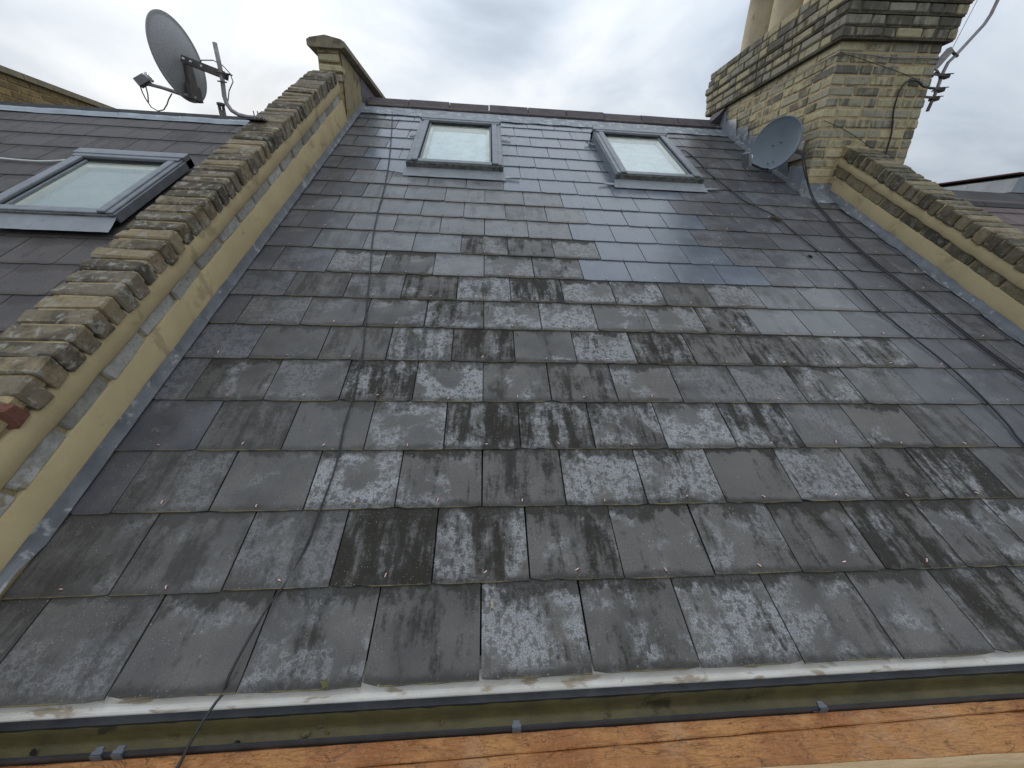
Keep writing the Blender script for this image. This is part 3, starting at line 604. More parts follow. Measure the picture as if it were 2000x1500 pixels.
# ------------------------------------------------------------------ roof windows
def roof_window(label, x0, x1, s0, s1, low=0.12, N=0.085, flaps=True, neigh=False):
    """x0..x1, s0..s1: outer frame; built in roof coordinates about its lower left corner"""
    t = thing('roof_window', label, 'roof window', r2w((x0, s0, 0.0)), (TH, 0, 0))
    w, h = x1 - x0, s1 - s0; fw = 0.075; b_ = 0.004
    def part(name, mat, *boxes):
        m = MB()
        for q in boxes: m.box(*q)
        me = m.mesh(name, mat); bm = bmesh.new(); bm.from_mesh(me); bmesh.ops.bevel(bm, geom=list(bm.edges), offset=b_, segments=1, affect='EDGES'); bm.to_mesh(me); bm.free()
        return link(name, me, t)
    # upstand flashing and side cladding
    part('side_flashing', 'frame', (-0.012, 0.0, 0.0, h, -0.01, N - 0.012)); part('side_flashing', 'frame', (w, w + 0.012, 0.0, h, -0.01, N - 0.012))
    part('side_cladding', 'frame', (-0.004, fw, 0.0, h - 0.06, N - 0.03, N), (0.030, fw + 0.006, 0.0, h - 0.06, N - 0.02, N + 0.008))
    part('side_cladding', 'frame', (w - fw, w + 0.004, 0.0, h - 0.06, N - 0.03, N), (w - fw - 0.006, w - 0.030, 0.0, h - 0.06, N - 0.02, N + 0.008))
    part('top_hood', 'frame', (-0.012, w + 0.012, h - 0.085, h, -0.01, N + 0.018)); part('hood_lip', 'frame', (0.006, w - 0.006, h - 0.125, h - 0.075, N - 0.02, N + 0.012))
    part('bottom_rail', 'frame', (fw + 0.008, w - fw - 0.008, 0.0, 0.055, N - 0.035, N - 0.004))
    part('bottom_face', 'frame_moss', (0.02, w - 0.02, -0.012, -0.002, 0.012, N - 0.012))
    part('corner_block', 'frame_dark', (-0.012, 0.018, -0.014, -0.001, 0.01, N - 0.010)); part('corner_block', 'frame_dark', (w - 0.018, w + 0.012, -0.014, -0.001, 0.01, N - 0.010))
    # sash gasket, glass and what is behind it
    gx0, gx1, gy0, gy1 = fw + 0.006, w - fw - 0.006, 0.055, h - 0.125
    part('gasket', 'gasket', (gx0, gx0 + 0.006, gy0, gy1, N - 0.05, N - 0.007), (gx1 - 0.006, gx1, gy0, gy1, N - 0.05, N - 0.007), (gx0, gx1, gy1 - 0.006, gy1, N - 0.05, N - 0.007), (gx0, gx1, gy0, gy0 + 0.006, N - 0.05, N - 0.009))
    part('glazing_bead', 'frame', (gx0 + 0.007, gx0 + 0.022, gy0 + 0.007, gy1 - 0.007, N - 0.05, N - 0.012), (gx1 - 0.022, gx1 - 0.007, gy0 + 0.007, gy1 - 0.007, N - 0.05, N - 0.012), (gx0 + 0.007, gx1 - 0.007, gy0 + 0.007, gy0 + 0.020, N - 0.05, N - 0.014))
    MB().box(gx0 + 0.012, gx1 - 0.012, gy0 + 0.012, gy1 - 0.008, N - 0.024, N - 0.018).build('pane', 'glass', t)
    sw = 0.045; z0, z1 = N - 0.075, N - 0.030
    part('inner_sash', 'sash', (gx0 + 0.01, gx0 + sw, gy0, gy1, z0, z1), (gx1 - sw, gx1 - 0.01, gy0, gy1, z0, z1)); part('inner_sash', 'sash', (gx0 + sw + 0.001, gx1 - sw - 0.001, gy1 - sw - 0.035, gy1, z0, z1 - 0.002)); part('inner_sash', 'sash', (gx0 + sw + 0.001, gx1 - sw - 0.001, gy0, gy0 + sw - 0.01, z0, z1 - 0.002))
    MB().box(gx0 + 0.02, gx1 - 0.02, gy0 + 0.01, gy1 - 0.01, N - 0.066, N - 0.060).build('blind', 'blind_grey' if neigh else 'blind', t)
    # lower apron with dressed lead corners
    ap = []
    for j, (yy, zz) in enumerate(((-0.004, 0.036), (-0.03, 0.026), (-low * 0.65, 0.014), (-low, 0.0075))):
        ap.append([(-0.015 - 0.006 * j + (w + 0.03 + 0.012 * j) * i / 16, yy + wob(.002) * (j == 3), zz + wob(.0008)) for i in range(17)])
    MB().strip(ap).build('apron', 'apron', t, smooth=True)
    if flaps:
        for xx, dx in ((-0.012, -1), (w + 0.012, 1)):
            for yy, l_ in ((-low * 0.72, 0.14), (h * 0.76, 0.10)):
                rr = [[(xx + dx * l_ * i / 4, yy + 0.0 + 0.004 * i, 0.012 + 0.002 * i * (2 if yy > 0 else 1)) for i in range(5)], [(xx + dx * l_ * i / 4, yy + 0.05 - 0.003 * i, 0.010 + 0.001 * i) for i in range(5)]]
                MB().strip(rr).build('lead_flap', 'lead_pale', t)
    return t
roof_window('grey roof window nearest the left parapet, upper left of the slate slope', -0.640, 0.143, 3.36, 4.50)
roof_window('grey roof window beside the chimney, upper right of the slate slope', 1.135, 1.905, 3.34, 4.49)

# ------------------------------------------------------------------ chimney
ch = thing('brick_chimney', 'tall yellow stock brick chimney stack with corbelled top and clay pots', 'chimney', (3.33, 2.88, 1.74), (0, math.radians(-2.4), 0))
OX, OY, OZ = 3.33, 2.88, 1.74
def cb(b, x0, x1, y0, y1, z0, z1): return b.box(x0 - OX, x1 - OX, y0 - OY, y1 - OY, z0 - OZ, z1 - OZ)
CX0, CX1, CY0, CY1, CZ = 2.895, 3.785, 2.88, 4.72, 2.785
H = 0.0752
cb(MB(), CX0 + .006, CX1 - .006, CY0 + .006, CY1 - .006, 0.9, CZ - 0.002).build('mortar_core', 'mortar_ch', ch)
cvars = {}
def chbrick(L, depth, mat, axis):
    key = (round(L, 3), depth, mat, axis, random.randrange(3))
    if key not in cvars: cvars[key] = bevel_box('brick', mat, L if axis == 0 else depth, depth if axis == 0 else L, 0.0625, 0.0075, 0.0030, len(cvars) + 900)
    return cvars[key]
def course(z, x0, x1, y0, y1, mat, k, zmin_side=None):
    """one course: front face bricks (along X), then left face bricks (along Y)"""
    seqs = [[.215, .215, .215, .1025], [.1025, .215, .1025, .215, .1025], [.215, .1025, .215, .215], [.1025, .215, .215, .1025, .1025]]
    def fill(a, b, first):
        ls = []; p = a; q = list(seqs[first % 4]); random.shuffle(q) if first > 4 else None; i = 0
        while b - p > 0.05:
            l_ = q[i % len(q)]; i += 1
            if b - p - l_ < 0.06: l_ = b - p
            l_ = min(l_, b - p)
            if l_ > 0.26: ls += [(p, l_ / 2 - .005), (p + l_ / 2 + .005, l_ / 2 - .005)]; p = b; break
            ls.append((p, l_)); p += l_ + 0.0125
        return ls
    d = 0.1025 if k % 2 else 0.215
    for i, (p, l_) in enumerate(fill(x0, x1, k)):
        dd = d if i == 0 else 0.1025
        link('brick', chbrick(l_, dd, mat, 0), ch, (p + l_ / 2 - OX + wob(.0012), y0 + dd / 2 - OY + wob(.0025), z + H / 2 - OZ), (wob(.006), wob(.004), wob(.006)))
    ys = y0 + d + 0.0105
    for p, l_ in fill(ys, y1, k + 6):
        if zmin_side is not None and zmin_side(p + l_) > z + H: continue
        link('brick', chbrick(l_, 0.1025, mat, 1), ch, (x0 + 0.1025 / 2 - OX + wob(.0025), p + l_ / 2 - OY + wob(.0012), z + H / 2 - OZ), (wob(.004), wob(.006), wob(.006)))
nb = 15
for k in range(nb):
    z = CZ - H * (k + 1)
    course(z, CX0, CX1, CY0, CY1, 'brick_stock', k, lambda y: min((y) * math.tan(TH), 2.55) + 0.02)
for k, off in enumerate((0.045, 0.048, 0.060, 0.072, 0.056, 0.046)):
    z = CZ + H * k
    cb(MB(), CX0 - off + .009, CX1 + off - .009, CY0 - off + .009, CY1 + off - .009, z - .0045 + 0.001 * (k % 2), z + H - .006).build('mortar_core', 'mortar_dark', ch)
    course(z, CX0 - off, CX1 + off, CY0 - off, CY1 + off, 'brick_corbel', k + 1)
cb(MB(), CX0 + .02, CX1 - .02, CY0 + .02, CY1 - .02, CZ + 6 * H - .02, CZ + 6 * H + 0.035).build('flaunching', 'mortar', ch)
for i, (y, m_) in enumerate(((4.46, 'pot'), (4.01, 'pot'), (3.55, 'pot_warm'), (3.10, 'pot_warm'))):
    pr_ = [(0.165, -0.02), (0.172, 0.05), (0.165, 0.10), (0.160, 0.40), (0.152, 0.62), (0.168, 0.64), (0.170, 0.72), (0.150, 0.74), (0.125, 0.74), (0.120, 0.5)]
    MB().lathe([(r_ * 1.28, z_) for r_, z_ in pr_], 36).build('chimney_pot', m_, ch, (3.24 - OX, y - OY, CZ + 6 * H + 0.03 - OZ), smooth=True)
# lead at the foot: front apron, stepped side flashing, back gutter corner
def wl(b_rows, name, mat): 
    MB().strip([[(x - OX, y - OY, z - OZ) for x, y, z in r_] for r_ in b_rows]).build(name, mat, ch, smooth=True)
rr = []
for yy, zz in ((CY0 - 0.006, 1.80), (CY0 - 0.010, 1.72), (CY0 - 0.020, 1.672), (2.80, 1.632), (2.72, 1.586)):
    rr.append([(CX0 - 0.06 + 0.36 * i / 10, yy + wob(.003), zz + wob(.004)) for i in range(11)])
wl(rr, 'lead_apron', 'lead')
MB().box(CX0 - OX - .004, 3.13 - OX, -0.012, -0.004, 1.76 - OZ, 1.815 - OZ).build('mortar_fillet', 'mortar_ch', ch)
for i in range(7):
    y0 = 2.88 + i * 0.235; y1 = y0 + 0.25
    zb0, zb1 = y0 * math.tan(TH) + 0.012, y1 * math.tan(TH) + 0.012
    zt = (y0 + 0.05) * math.tan(TH) + 0.20
    px = CX0 - 0.008 - 0.004 * (i % 2)
    poly = [(y0, zb0), (y1, zb1), (y1 - 0.01, zt + 0.05), (y0 + 0.06, zt + 0.02), (y0 + 0.01, zb0 + 0.07)]
    m_ = MB().prism(poly, px - 0.003, px); m_.v = [(v[0] - OX, v[1] - OY, v[2] - OZ) for v in m_.v]; m_.build('step_flashing', 'lead_pale' if i > 4 or i == 0 else 'lead', ch)
wl([[(CX0 - 0.12 - 0.02 * (j % 2), y, y * math.tan(TH) + 0.012) for j, y in enumerate((2.86, 3.0, 3.3, 3.6, 4.0, 4.3))], [(CX0 - 0.05, y, y * math.tan(TH) + 0.014) for y in (2.86, 3.0, 3.3, 3.6, 4.0, 4.3)], [(CX0 - 0.011, y, y * math.tan(TH) + 0.05) for y in (2.86, 3.0, 3.3, 3.6, 4.0, 4.3)]], 'lead_soaker', 'lead_dark')
# dark ridge upstand against the stack
m_ = MB().prism([(4.30, 2.56), (4.52, 2.66), (4.66, 2.62), (4.66, 2.76), (4.40, 2.78), (4.32, 2.70)], CX0 - 0.16, CX0 - 0.02)
m_ = MB().add([(2.74, 4.44, 2.62), (2.88, 4.44, 2.64), (2.88, 4.36, 2.78), (2.82, 4.40, 2.70), (2.74, 4.60, 2.62), (2.88, 4.62, 2.64), (2.88, 4.62, 2.79), (2.82, 4.60, 2.70)], [(0, 1, 2, 3), (7, 6, 5, 4), (0, 4, 5, 1), (1, 5, 6, 2), (2, 6, 7, 3), (3, 7, 4, 0)])
m_.v = [(v[0] - OX, v[1] - OY, v[2] - OZ) for v in m_.v]; m_.build('ridge_upstand', 'ridge', ch)

# ------------------------------------------------------------------ satellite dishes
def basis(n, up=Vector((0, 0, 1))):
    n = n.normalized(); a = up.cross(n).normalized(); b = n.cross(a)
    return Matrix(((a.x, b.x, n.x, 0), (a.y, b.y, n.y, 0), (a.z, b.z, n.z, 0), (0, 0, 0, 1)))
def dish_shell(r, depth, asp=1.08, rim=0.012, t=0.004):
    prof = [(r * i / 12 + 1e-4, depth * ((i / 12) ** 2 - 1)) for i in range(13)] + [(r + 0.004, 0.004), (r + rim, -0.004), (r + rim, -0.010)] + [(r * i / 12 + 1e-4, depth * ((i / 12) ** 2 - 1) - t) for i in range(12, -1, -1)]
    m = MB().lathe(prof, 56); m.v = [(v[0], v[1] * asp, v[2]) for v in m.v]; return m
# left dish: seen from behind, on a bent pole fixed to the parapet
base = Vector((-1.50, 2.35, 1.80))
ld = thing('satellite_dish', 'grey satellite dish on a bent pole clamped to the left parapet, against the sky', 'satellite dish', base)
def rel(p): return tuple(Vector(p) - base)
MB().tube([rel(p) for p in ((-1.683, 2.35, 2.23), (-1.680, 2.35, 2.116), (-1.680, 2.35, 2.04), (-1.688, 2.35, 1.955), (-1.682, 2.35, 1.915), (-1.660, 2.35, 1.880), (-1.620, 2.35, 1.858), (-1.56, 2.35, 1.848), (-1.48, 2.33, 1.842))], 0.0125, 12).build('pole', 'steel', ld, smooth=True)
dn = Vector((math.cos(math.radians(175.8)), math.sin(math.radians(175.8)), -0.04)).normalized()
dc = Vector((-1.987, 2.45, 2.168)); B = basis(dn)
sh = dish_shell(0.200, 0.045); o = sh.build('reflector', 'dish_back', ld, rel(dc), B.to_euler(), smooth=True)
def at(a, b, c): return rel(dc + (B.to_3x3() @ Vector((a, b, c))))
MB().box(-0.030, 0.030, -0.215, -0.02, -0.062, -0.040, B).box(-0.045, 0.045, -0.225, -0.14, -0.066, -0.036, B).build('back_bracket', 'steel_dark', ld, rel(dc))
m_ = MB(); 
for z_ in (-0.018, 0.018): 
    A = Vector(rel((-1.93, 2.41 + z_, 2.155))); Bp = Vector(rel((-1.655, 2.36 + z_, 2.065)))
    d_ = (Bp - A); n_ = Vector((0, 1, 0)); u_ = d_.cross(n_).normalized() * 0.019
    m_.add([A - u_ - n_ * .002, A + u_ - n_ * .002, Bp + u_ - n_ * .002, Bp - u_ - n_ * .002, A - u_ + n_ * .002, A + u_ + n_ * .002, Bp + u_ + n_ * .002, Bp - u_ + n_ * .002], [(0, 1, 2, 3), (7, 6, 5, 4), (0, 4, 5, 1), (1, 5, 6, 2), (2, 6, 7, 3), (3, 7, 4, 0)])
m_.build('mount_arm', 'steel_dark', ld)
MB().tube([rel((-1.70, 2.33, 2.075)), rel((-1.615, 2.33, 2.068))], 0.004, 8).tube([rel((-1.70, 2.38, 2.085)), rel((-1.63, 2.38, 2.08))], 0.004, 8).tube([rel((-1.70, 2.33, 2.028)), rel((-1.645, 2.33, 2.024))], 0.004, 8).build('clamp_bolt', 'steel_dark', ld)
for px_, pz_ in ((-1.90, 2.145), (-1.86, 2.132), (-1.80, 2.112), (-1.755, 2.097)):
    MB().tube([rel((px_, 2.372, pz_)), rel((px_, 2.362, pz_))], 0.006, 8).build('bolt', 'cap_white', ld)
MB().tube([rel((-1.915, 2.43, 1.952)), rel((-1.99, 2.42, 1.970)), rel((-2.10, 2.41, 1.996)), rel((-2.20, 2.40, 2.012))], [0.014, 0.012, 0.010, 0.010], 10).build('feed_arm', 'steel', ld, smooth=True)
LN = basis((dc - Vector((-2.19, 2.40, 2.035))).normalized())
MB().box(-0.022, 0.022, -0.022, 0.022, -0.045, 0.022, LN).build('receiver', 'plastic', ld, rel((-2.19, 2.40, 2.028)))
MB().lathe([(0.001, 0.046), (0.024, 0.045), (0.028, 0.040), (0.028, 0.030), (0.018, 0.022), (0.018, 0.0)], 24, LN).build('feed_cap', 'cap_white', ld, rel((-2.19, 2.40, 2.028)), smooth=True)
MB().tube([rel(p) for p in ((-2.224, 2.4, 1.995), (-2.22, 2.4, 1.96), (-2.210, 2.4, 1.925), (-2.188, 2.4, 1.881), (-2.152, 2.4, 1.863), (-2.115, 2.4, 1.872), (-2.085, 2.4, 1.905), (-2.07, 2.4, 1.93), (-2.04, 2.4, 1.965))], 0.0034, 6).tube([rel(p) for p in ((-2.19, 2.4, 1.995), (-2.19, 2.4, 1.95), (-2.20, 2.4, 1.905))], 0.0034, 6).build('feed_cable', 'cable_grey', ld, smooth=True)
MB().tube([rel(p) for p in ((-1.84, 2.42, 2.148), (-1.812, 2.4, 2.154), (-1.742, 2.4, 2.158), (-1.688, 2.4, 2.134), (-1.652, 2.4, 2.094), (-1.644, 2.4, 2.051), (-1.668, 2.38, 1.996), (-1.680, 2.365, 1.933))], 0.003, 6).build('loop_cable', 'cable_grey', ld, smooth=True)
for px_ in (-1.50, -1.475, -1.45): MB().tube([rel((px_, 2.31, 1.83)), rel((px_ - .004, 2.31, 1.875))], 0.0035, 6).build('anchor_bolt', 'steel', ld)
MB().box(-0.06, 0.05, -0.04, 0.03, 0.028, 0.040).build('base_plate', 'steel_dark', ld)
# right dish: facing the camera's left, fixed to the chimney
base = Vector((2.88, 3.08, 2.03))
rd_ = thing('satellite_dish', 'slate-blue satellite dish with receiver arm fixed to the side of the brick chimney', 'satellite dish', base)
a_ = math.radians(-150.5); dn = Vector((math.cos(a_), math.sin(a_), math.tan(math.radians(6.6)))).normalized()
dc = Vector((2.66, 3.10, 2.087)); B = basis(dn)
dish_shell(0.196, 0.040).build('reflector', 'dish', rd_, rel(dc), B.to_euler(), smooth=True)
MB().tube([rel(dc + B.to_3x3() @ Vector((0, -0.03, -0.05))), rel((2.80, 3.10, 2.05)), rel((2.875, 3.09, 2.04))], 0.017, 10).build('mount_arm', 'steel_dark', rd_, smooth=True)
MB().box(-0.012, 0.004, -0.075, 0.075, -0.07, 0.075).build('wall_plate', 'steel', rd_)
MB().tube([rel((2.790, 3.04, 1.99)), rel((2.790, 3.04, 2.10))], 0.013, 10).build('mast_stub', 'steel', rd_, smooth=True)
for p in ((-0.030, 0.0, -0.030), (0.030, 0.015, -0.030), (-0.015, -0.16, -0.004), (0.025, -0.15, -0.008)):
    MB().lathe([(0.0001, 0.004), (0.005, 0.004), (0.006, 0.0)], 10, B).build('bolt', 'gasket', rd_, rel(dc + B.to_3x3() @ Vector(p)))
feed = Vector((2.335, 2.95, 1.925))
MB().tube([rel(dc + B.to_3x3() @ Vector((0.0, -0.208, -0.008))), rel((2.50, 2.97, 1.855)), rel(feed + Vector((0.02, 0.0, -0.035)))], 0.009, 8).build('feed_arm', 'gasket', rd_, smooth=True)
LN = basis((dc - feed).normalized())
MB().box(-0.032, 0.032, -0.060, 0.050, -0.040, 0.0, LN).build('receiver', 'plastic', rd_, rel(feed))
MB().lathe([(0.001, 0.040), (0.020, 0.038), (0.024, 0.030), (0.022, 0.018), (0.014, 0.010), (0.014, -0.002)], 24, LN).build('feed_cap', 'cap_white', rd_, rel(feed), smooth=True)
MB().tube([rel(p) for p in ((2.32, 2.96, 1.865), (2.33, 2.95, 1.82), (2.37, 2.95, 1.795), (2.42, 2.96, 1.80), (2.49, 2.99, 1.825), (2.57, 3.02, 1.86))], 0.003, 6).tube([rel(p) for p in ((2.335, 2.96, 1.865), (2.345, 2.95, 1.81), (2.39, 2.95, 1.785), (2.45, 2.96, 1.795), (2.55, 3.0, 1.84))], 0.003, 6).build('feed_cable', 'cable_grey', rd_, smooth=True)

# ------------------------------------------------------------------ aerial mast on the chimney
base = Vector((3.88, 2.95, 2.37))
am = thing('aerial_mast', 'bent grey aerial pole bracketed to the right side of the chimney', 'aerial', base)
MB().tube([rel(p) for p in ((3.885, 2.95, 2.365), (3.902, 2.95, 2.50), (3.900, 2.95, 2.634), (3.915, 2.95, 2.712), (3.965, 2.95, 2.771), (4.041, 2.95, 2.879), (4.112, 2.95, 2.978), (4.138, 2.95, 3.046), (4.150, 2.95, 3.137), (4.165, 2.95, 3.5))], 0.0125, 10).build('pole', 'steel', am, smooth=True)
for zz, ln in ((2.455, 0.12), (2.52, 0.16), (2.615, 0.17)):
    x1 = 3.895 + (0.02 if zz > 2.5 else 0)
    MB().box(rel((x1 - ln, 0, 0))[0], rel((x1 + .035, 0, 0))[0], -0.028, -0.020, zz - 2.37 - .008, zz - 2.37 + .008).box(rel((x1 - .02, 0, 0))[0], rel((x1 + .04, 0, 0))[0], -0.022, 0.018, zz - 2.37 - .014, zz - 2.37 + .014).build('bracket', 'steel_dark', am)
    MB().tube([rel((x1 - .01, 2.915, zz + .006)), rel((x1 + .05, 2.915, zz + .012))], 0.004, 6).build('u_bolt', 'steel_dark', am)
m_ = MB(); A = Vector(rel((3.800, 2.935, 2.66))); Bp = Vector(rel((3.895, 2.935, 2.800))); u_ = Vector((0.020, 0, -0.012))
m_.add([A - u_, A + u_, Bp + u_, Bp - u_, A - u_ + Vector((0, .03, 0)), A + u_ + Vector((0, .03, 0)), Bp + u_ + Vector((0, .03, 0)), Bp - u_ + Vector((0, .03, 0))], [(0, 1, 2, 3), (7, 6, 5, 4), (0, 4, 5, 1), (1, 5, 6, 2), (2, 6, 7, 3), (3, 7, 4, 0)])
m_.build('channel', 'steel', am)
MB().tube([rel((3.895, 2.945, 2.790)), rel((3.975, 2.945, 2.755))], 0.010, 8).build('clamp', 'steel_dark', am)
MB().tube([rel((3.80, 2.94, 2.60)), rel((3.83, 2.94, 2.645)), rel((3.87, 2.94, 2.615)), rel((3.90, 2.94, 2.60))], 0.010, 8).build('bracket', 'steel_dark', am)
MB().tube([rel((3.90, 2.945, 2.80)), rel((3.968, 2.945, 3.124)), rel((4.03, 2.945, 3.45))], 0.0022, 6).build('stay_wire', 'steel', am)

def cable(name, mat, pts, r, label, cat='cable'):
    # smooth the polyline a little
    P_ = [Vector(p) for p in pts]; out = []
    for i in range(len(P_) - 1):
        p0, p1, p2, p3 = P_[max(i - 1, 0)], P_[i], P_[i + 1], P_[min(i + 2, len(P_) - 1)]
        for j in range(4):
            t = j / 4; out.append(0.5 * ((2 * p1) + (-p0 + p2) * t + (2 * p0 - 5 * p1 + 4 * p2 - p3) * t * t + (-p0 + 3 * p1 - 3 * p2 + p3) * t ** 3))
    out.append(P_[-1])
    o = MB().tube(out, r, 8).build(name, mat, None, smooth=True); return tag(o, label, cat)
def onroof(l, h=0.007): return [r2w((x, s_, h + (0.04 if s_ < 0.1 else 0.02 if s_ < 0.25 else 0))) for x, s_ in l]
c1 = onroof([(-1.026, 4.938), (-0.913, 4.175), (-0.806, 3.34), (-0.762, 2.823), (-0.757, 2.698), (-0.72, 2.272), (-0.667, 1.925), (-0.62, 1.592), (-0.567, 1.248), (-0.549, 0.972), (-0.55, 0.817), (-0.538, 0.638), (-0.547, 0.494), (-0.557, 0.369), (-0.580, 0.266), (-0.604, 0.193), (-0.623, 0.092), (-0.635, 0.033)])
c1 += [Vector(p) for p in ((-0.640, -0.014, 0.034), (-0.648, -0.035, 0.028), (-0.657, -0.066, 0.020), (-0.662, -0.084, 0.012), (-0.668, -0.106, 0.000), (-0.674, -0.128, -0.015), (-0.680, -0.15, -0.0165), (-0.69, -0.19, -0.0165), (-0.70, -0.25, -0.03))]
cable('black_cable', 'cable', c1, 0.0034, 'thin black cable running straight down the left of the slates and over the gutter')
cable('black_cable', 'cable', onroof([(2.05, 4.25), (2.092, 4.214), (2.126, 3.982), (2.122, 3.675), (2.147, 3.492), (2.181, 3.259), (2.202, 3.102), (2.279, 2.96), (2.352, 2.825), (2.371, 2.577), (2.405, 2.277), (2.405, 1.932), (2.392, 1.64), (2.427, 1.391), (2.457, 1.175), (2.453, 0.974), (2.432, 0.817), (2.408, 0.724), (2.40, 0.4), (2.42, 0.05)]), 0.0044, 'black cable leaving the right roof window and crossing the slates diagonally')
for j, dx in enumerate((0.0, 0.020)):
    top = [Vector((2.80 + dx, 3.03, 2.03)), Vector((2.765 + dx, 2.87, 1.955)), Vector((2.795 + dx, 2.84, 1.846)), Vector((2.875 + dx * .5, 2.82, 1.70))]
    rest = onroof([(2.865 + dx, 3.13), (2.815 + dx * (1 if j else 0), 2.882), (2.757 + dx, 2.585), (2.743 + dx, 2.345), (2.746 + dx * 1.1, 2.029), (2.765 + dx, 1.776), (2.773 + dx, 1.505), (2.785 + dx, 1.298), (2.818 + dx, 1.116), (2.85 + dx, 0.8), (2.86 + dx, 0.05)], 0.010)
    cable('black_cable', 'cable', top + rest, 0.0044, 'black twin cable from the chimney dish, strand nearer the right parapet' if j else 'black twin cable from the chimney dish, strand farther from the right parapet')
cable('chimney_cable', 'cable', [(3.84, 2.93, 2.50), (3.77, 2.85, 2.489), (3.677, 2.855, 2.495), (3.606, 2.86, 2.531), (3.55, 2.862, 2.536), (3.505, 2.862, 2.522), (3.484, 2.862, 2.489), (3.471, 2.862, 2.409), (3.487, 2.866, 2.309), (3.536, 2.868, 2.162), (3.551, 2.868, 2.0), (3.56, 2.84, 1.95)], 0.006, 'black cable looping down the front face of the chimney from the aerial mast')
cable('strap_wire', 'steel', [(2.84, 3.6, 2.69), (2.848, 2.90, 2.682), (2.862, 2.866, 2.680), (3.079, 2.866, 2.680), (3.308, 2.866, 2.676), (3.60, 2.866, 2.690), (3.757, 2.87, 2.698)], 0.0045, 'pale lashing strap wrapped round the upper chimney below the corbel', 'strap')
cable('stay_wire', 'cable', [(2.86, 2.864, 2.675), (3.095, 2.864, 2.641), (3.548, 2.864, 2.556), (3.79, 2.90, 2.50)], 0.0025, 'thin dark wire slanting across the upper front of the chimney', 'wire')
cable('stay_wire', 'cable', [(2.880, 2.864, 2.216), (3.124, 2.868, 2.151), (3.384, 2.868, 2.046)], 0.0025, 'thin dark wire slanting across the lower front of the chimney above the coping', 'wire')
cable('stay_wire', 'cable', [(2.855, 2.89, 2.675), (2.866, 3.15, 2.56), (2.872, 3.42, 2.50)], 0.0022, 'thin dark wire slanting across the shaded side face of the chimney', 'wire')

# ------------------------------------------------------------------ left neighbour
NL = -0.03
nl = thing('neighbour_roof', 'purple-brown slate roof with lead ridge beyond the left parapet', 'roof', (0, 0, 0), (TH, 0, 0))
MB().box(-7.0, -1.52, 0.2, 4.36, NL - 0.10, NL - 0.03).build('roof_deck', 'deck', nl)
rb = [4.08 - 0.272 * j for j in range(0, 13)]
for j, s_ in enumerate(rb):
    off = -3.91 if j % 2 == 0 else -3.91 + W / 2
    for i in range(-10, 9):
        a, b = off + i * W, off + (i + 1) * W
        b = min(b, -1.525)
        if b - a < 0.05: continue
        if not -6.0 < (a + b) / 2: continue
        # leave out what the window replaces
        if 2.35 < s_ + 0.136 < 3.30 and a > -3.05 and b < -2.27: continue
        k = -0.005 / 0.272
        link('slate', slate(b - a - 0.004, 'slate_left'), nl, ((a + b) / 2, s_ + wob(.002), NL + rnd(0, .001)), (math.atan(k), wob(.002), wob(.003)))
x = -6.6
while x < -1.56:
    x2 = min(x + rnd(0.65, 0.9), -1.53); rows = []
    for s_, h in ((4.285, 0.006), (4.31, 0.012), (4.335, 0.022), (4.36, 0.024), (4.40, 0.005), (4.45, -0.06)):
        rows.append([(x + (x2 + 0.012 - x) * i / 8, s_ + wob(.004), NL + h + wob(.003)) for i in range(9)])
    MB().strip(rows).build('ridge_lead', 'lead_pale', nl, smooth=True); x = x2
roof_window('large grey roof window in the purple-brown roof left of the parapet', -3.03, -2.285, 2.33, 3.25, low=0.14, N=0.060, flaps=False, neigh=True)
cable('white_cable', 'cable_white', [r2w(p) for p in ((-5.2, 3.34, NL + .012), (-4.2, 3.26, NL + .012), (-3.70, 3.225, NL + .012), (-3.45, 3.205, NL + .012), (-3.3, 3.21, NL + .014), (-3.16, 3.24, NL + .02), (-3.03, 3.25, NL + .03))], 0.007, 'white cable lying on the purple-brown roof left of its window')
vp = thing('vent_pipe', 'dark vent pipe with slotted cap standing behind the lead ridge of the left roof', 'vent', (-3.01, 4.6, 1.925))
MB().tube([(0, 0, -0.2), (0, 0, 0.53)], 0.034, 16).build('pipe', 'steel_dark', vp, smooth=True)
for j in range(8):
    t = 2 * math.pi * j / 8; MB().box(-0.004, 0.004, -0.004, 0.004, 0.53, 0.58).build('cap_bar', 'steel_dark', vp, (0.029 * math.cos(t), 0.029 * math.sin(t), 0))
MB().tube([(0, 0, 0.58), (0, 0, 0.60)], 0.040, 16).build('cap', 'steel_dark', vp)
# far brick wall with stone coping
bw = thing('party_wall', 'ochre brick wall with sloping stone coping rising behind the left roof', 'wall', (-5.5, 5.0, 1.6))
MB().box(-0.28, -0.008, -1.2, 1.40, -0.2, 1.16).build('mortar_core', 'mortar', bw)
fb = [bevel_box('brick', 'brick_far', 0.1, 0.215, 0.065, 0.006, 0.003, 700 + j) for j in range(5)]
for k in range(10):
    z = 1.16 - 0.075 * (k + 1); y = -1.2 + (0.11 if k % 2 else 0)
    while y < 1.30:
        link('brick', random.choice(fb), bw, (-0.05 + wob(.003), y + 0.1075, z + 0.037), (wob(.01), 0, wob(.01))); y += 0.226
for j in range(4):
    y0 = -1.25 + j * 0.67
    MB().prism([(-0.32, 1.162), (-0.32, 1.225), (-0.15, 1.262), (0.04, 1.225), (0.04, 1.162)], y0, y0 + 0.663, axis=1).build('coping_stone', 'stone', bw)

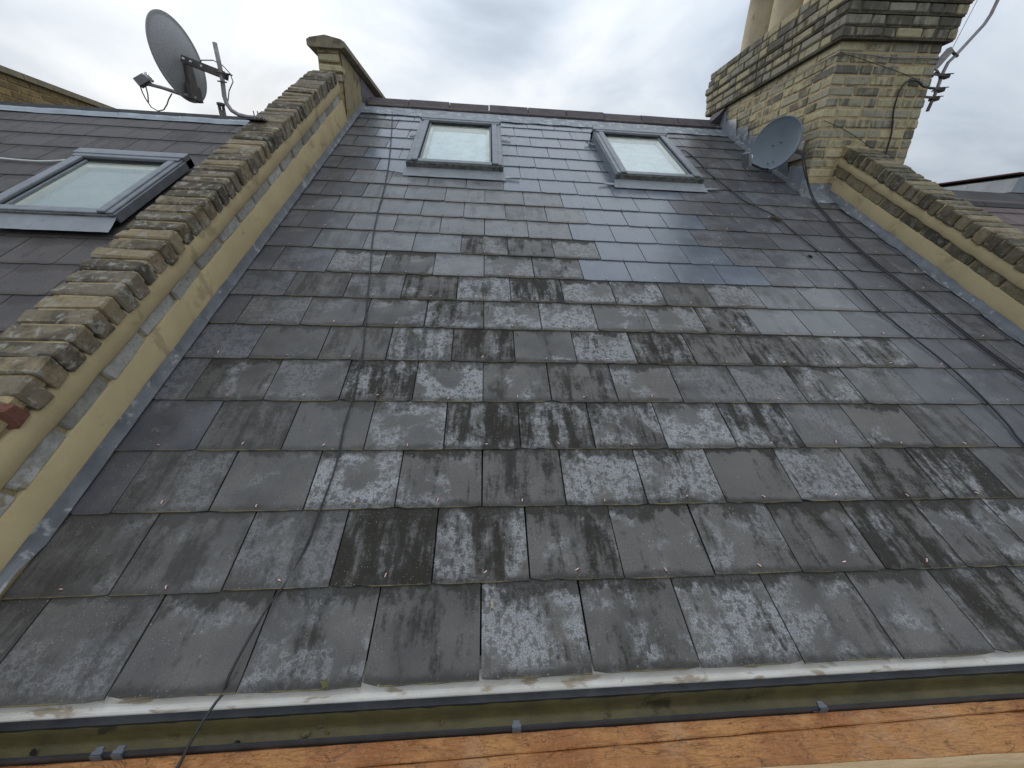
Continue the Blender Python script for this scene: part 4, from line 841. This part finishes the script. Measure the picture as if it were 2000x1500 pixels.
# ------------------------------------------------------------------ right neighbour
nr = thing('neighbour_roof', 'dark red-brown tiled roof glimpsed beyond the right parapet', 'roof', (0, 0, 0), (TH, 0, 0))
MB().box(3.36, 8.0, 0.4, 3.40, -0.14, -0.07).build('roof_deck', 'deck', nr)
for j in range(10):
    s_ = 3.20 - 0.235 * j; off = 3.40 + (W / 2 if j % 2 else 0)
    for i in range(-1, 9):
        a, b = max(off + i * W, 3.37), off + (i + 1) * W
        if b - a < 0.05: continue
        link('tile', slate(b - a - 0.004, 'slate_red'), nr, ((a + b) / 2, s_, -0.026 + rnd(0, .001)), (math.atan(-0.02), wob(.002), wob(.003)))
x = 3.4
while x < 6.4:
    MB().prism([(3.31, -0.022), (3.37, -0.008), (3.40, -0.010), (3.45, -0.06), (3.43, -0.07), (3.32, -0.03)], x, x + 0.45).build('ridge_tile', 'slate_red', nr); x += 0.456
bx_ = thing('rooftop_dormer', 'pale grey metal-clad dormer box in the distance beyond the right parapet', 'dormer', (6.0, 3.62, 1.2))
MB().box(0.0, 3.0, 0.0, 4.0, 0.0, 0.70).build('cheek_wall', 'zinc', bx_)
MB().prism([(-0.05, 0.70), (-0.03, 0.845), (0.10, 0.885), (3.0, 0.885), (3.0, 0.70)], -0.03, 4.0, axis=1).build('roof_edge', 'lead_pale', bx_)
MB().box(-0.06, 3.0, -0.04, 4.0, 0.886, 0.900).build('edge_trim', 'trim', bx_)
MB().box(-0.012, -0.001, 0.10, 3.9, 0.50, 0.52).build('batten', 'trim', bx_)
for yy in (0.4, 0.9, 1.4): MB().box(-0.008, -0.001, yy, yy + 0.008, 0.0, 0.50).build('panel_seam', 'trim', bx_)

# ------------------------------------------------------------------ small bits lying on the slates
def lump(name, mat, x, s_, r, label, cat, sx=1.0, h=0.4):
    rs = random.Random(int(x * 1000 + s_ * 77)); bm = bmesh.new(); bmesh.ops.create_icosphere(bm, subdivisions=2, radius=r)
    for v in bm.verts: v.co = Vector((v.co.x * sx, v.co.y, v.co.z * h)) * rs.uniform(0.75, 1.2)
    me = bpy.data.meshes.new(name); bm.to_mesh(me); bm.free(); me.materials.append(MAT[mat])
    n_ = 0.003 + (0.036 if s_ < 0.05 else 0.02 if s_ < 0.2 else 0.0)
    o = link(name, me, None, r2w((x, s_, n_)), (TH, 0, rs.uniform(0, 3))); return tag(o, label, cat)
lump('moss_clump', 'moss', -0.395, 0.012, 0.011, 'dry yellow moss clump on the eave slate left of centre, just above the white strip', 'moss')
lump('moss_clump', 'grit', 2.33, 2.79, 0.030, 'yellow lichen clump beside the diagonal black cable on the upper right slates', 'moss', 1.5, 0.10)
lump('moss_clump', 'grit', 2.31, 2.25, 0.016, 'small yellow moss clump on the right slates below the lichen clump', 'moss', 1.3, 0.12)
lump('moss_clump', 'moss', -0.92, 0.242, 0.010, 'small yellow moss clump on the second slate joint near the left edge', 'moss', 1.4)
tw = MB().box(-0.0035, 0.0035, -0.011, 0.011, 0.0, 0.004).build('wood_chip', 'grit', None, r2w((0.033, 0.177, 0.022)), (TH - 0.1, 0, 0.06)); tag(tw, 'pale wood chip lying on the bottom row of slates near the middle', 'chip')
for i_, (x, s_) in enumerate(((0.10, 0.515), (0.98, 0.13), (1.02, 0.10))): pass
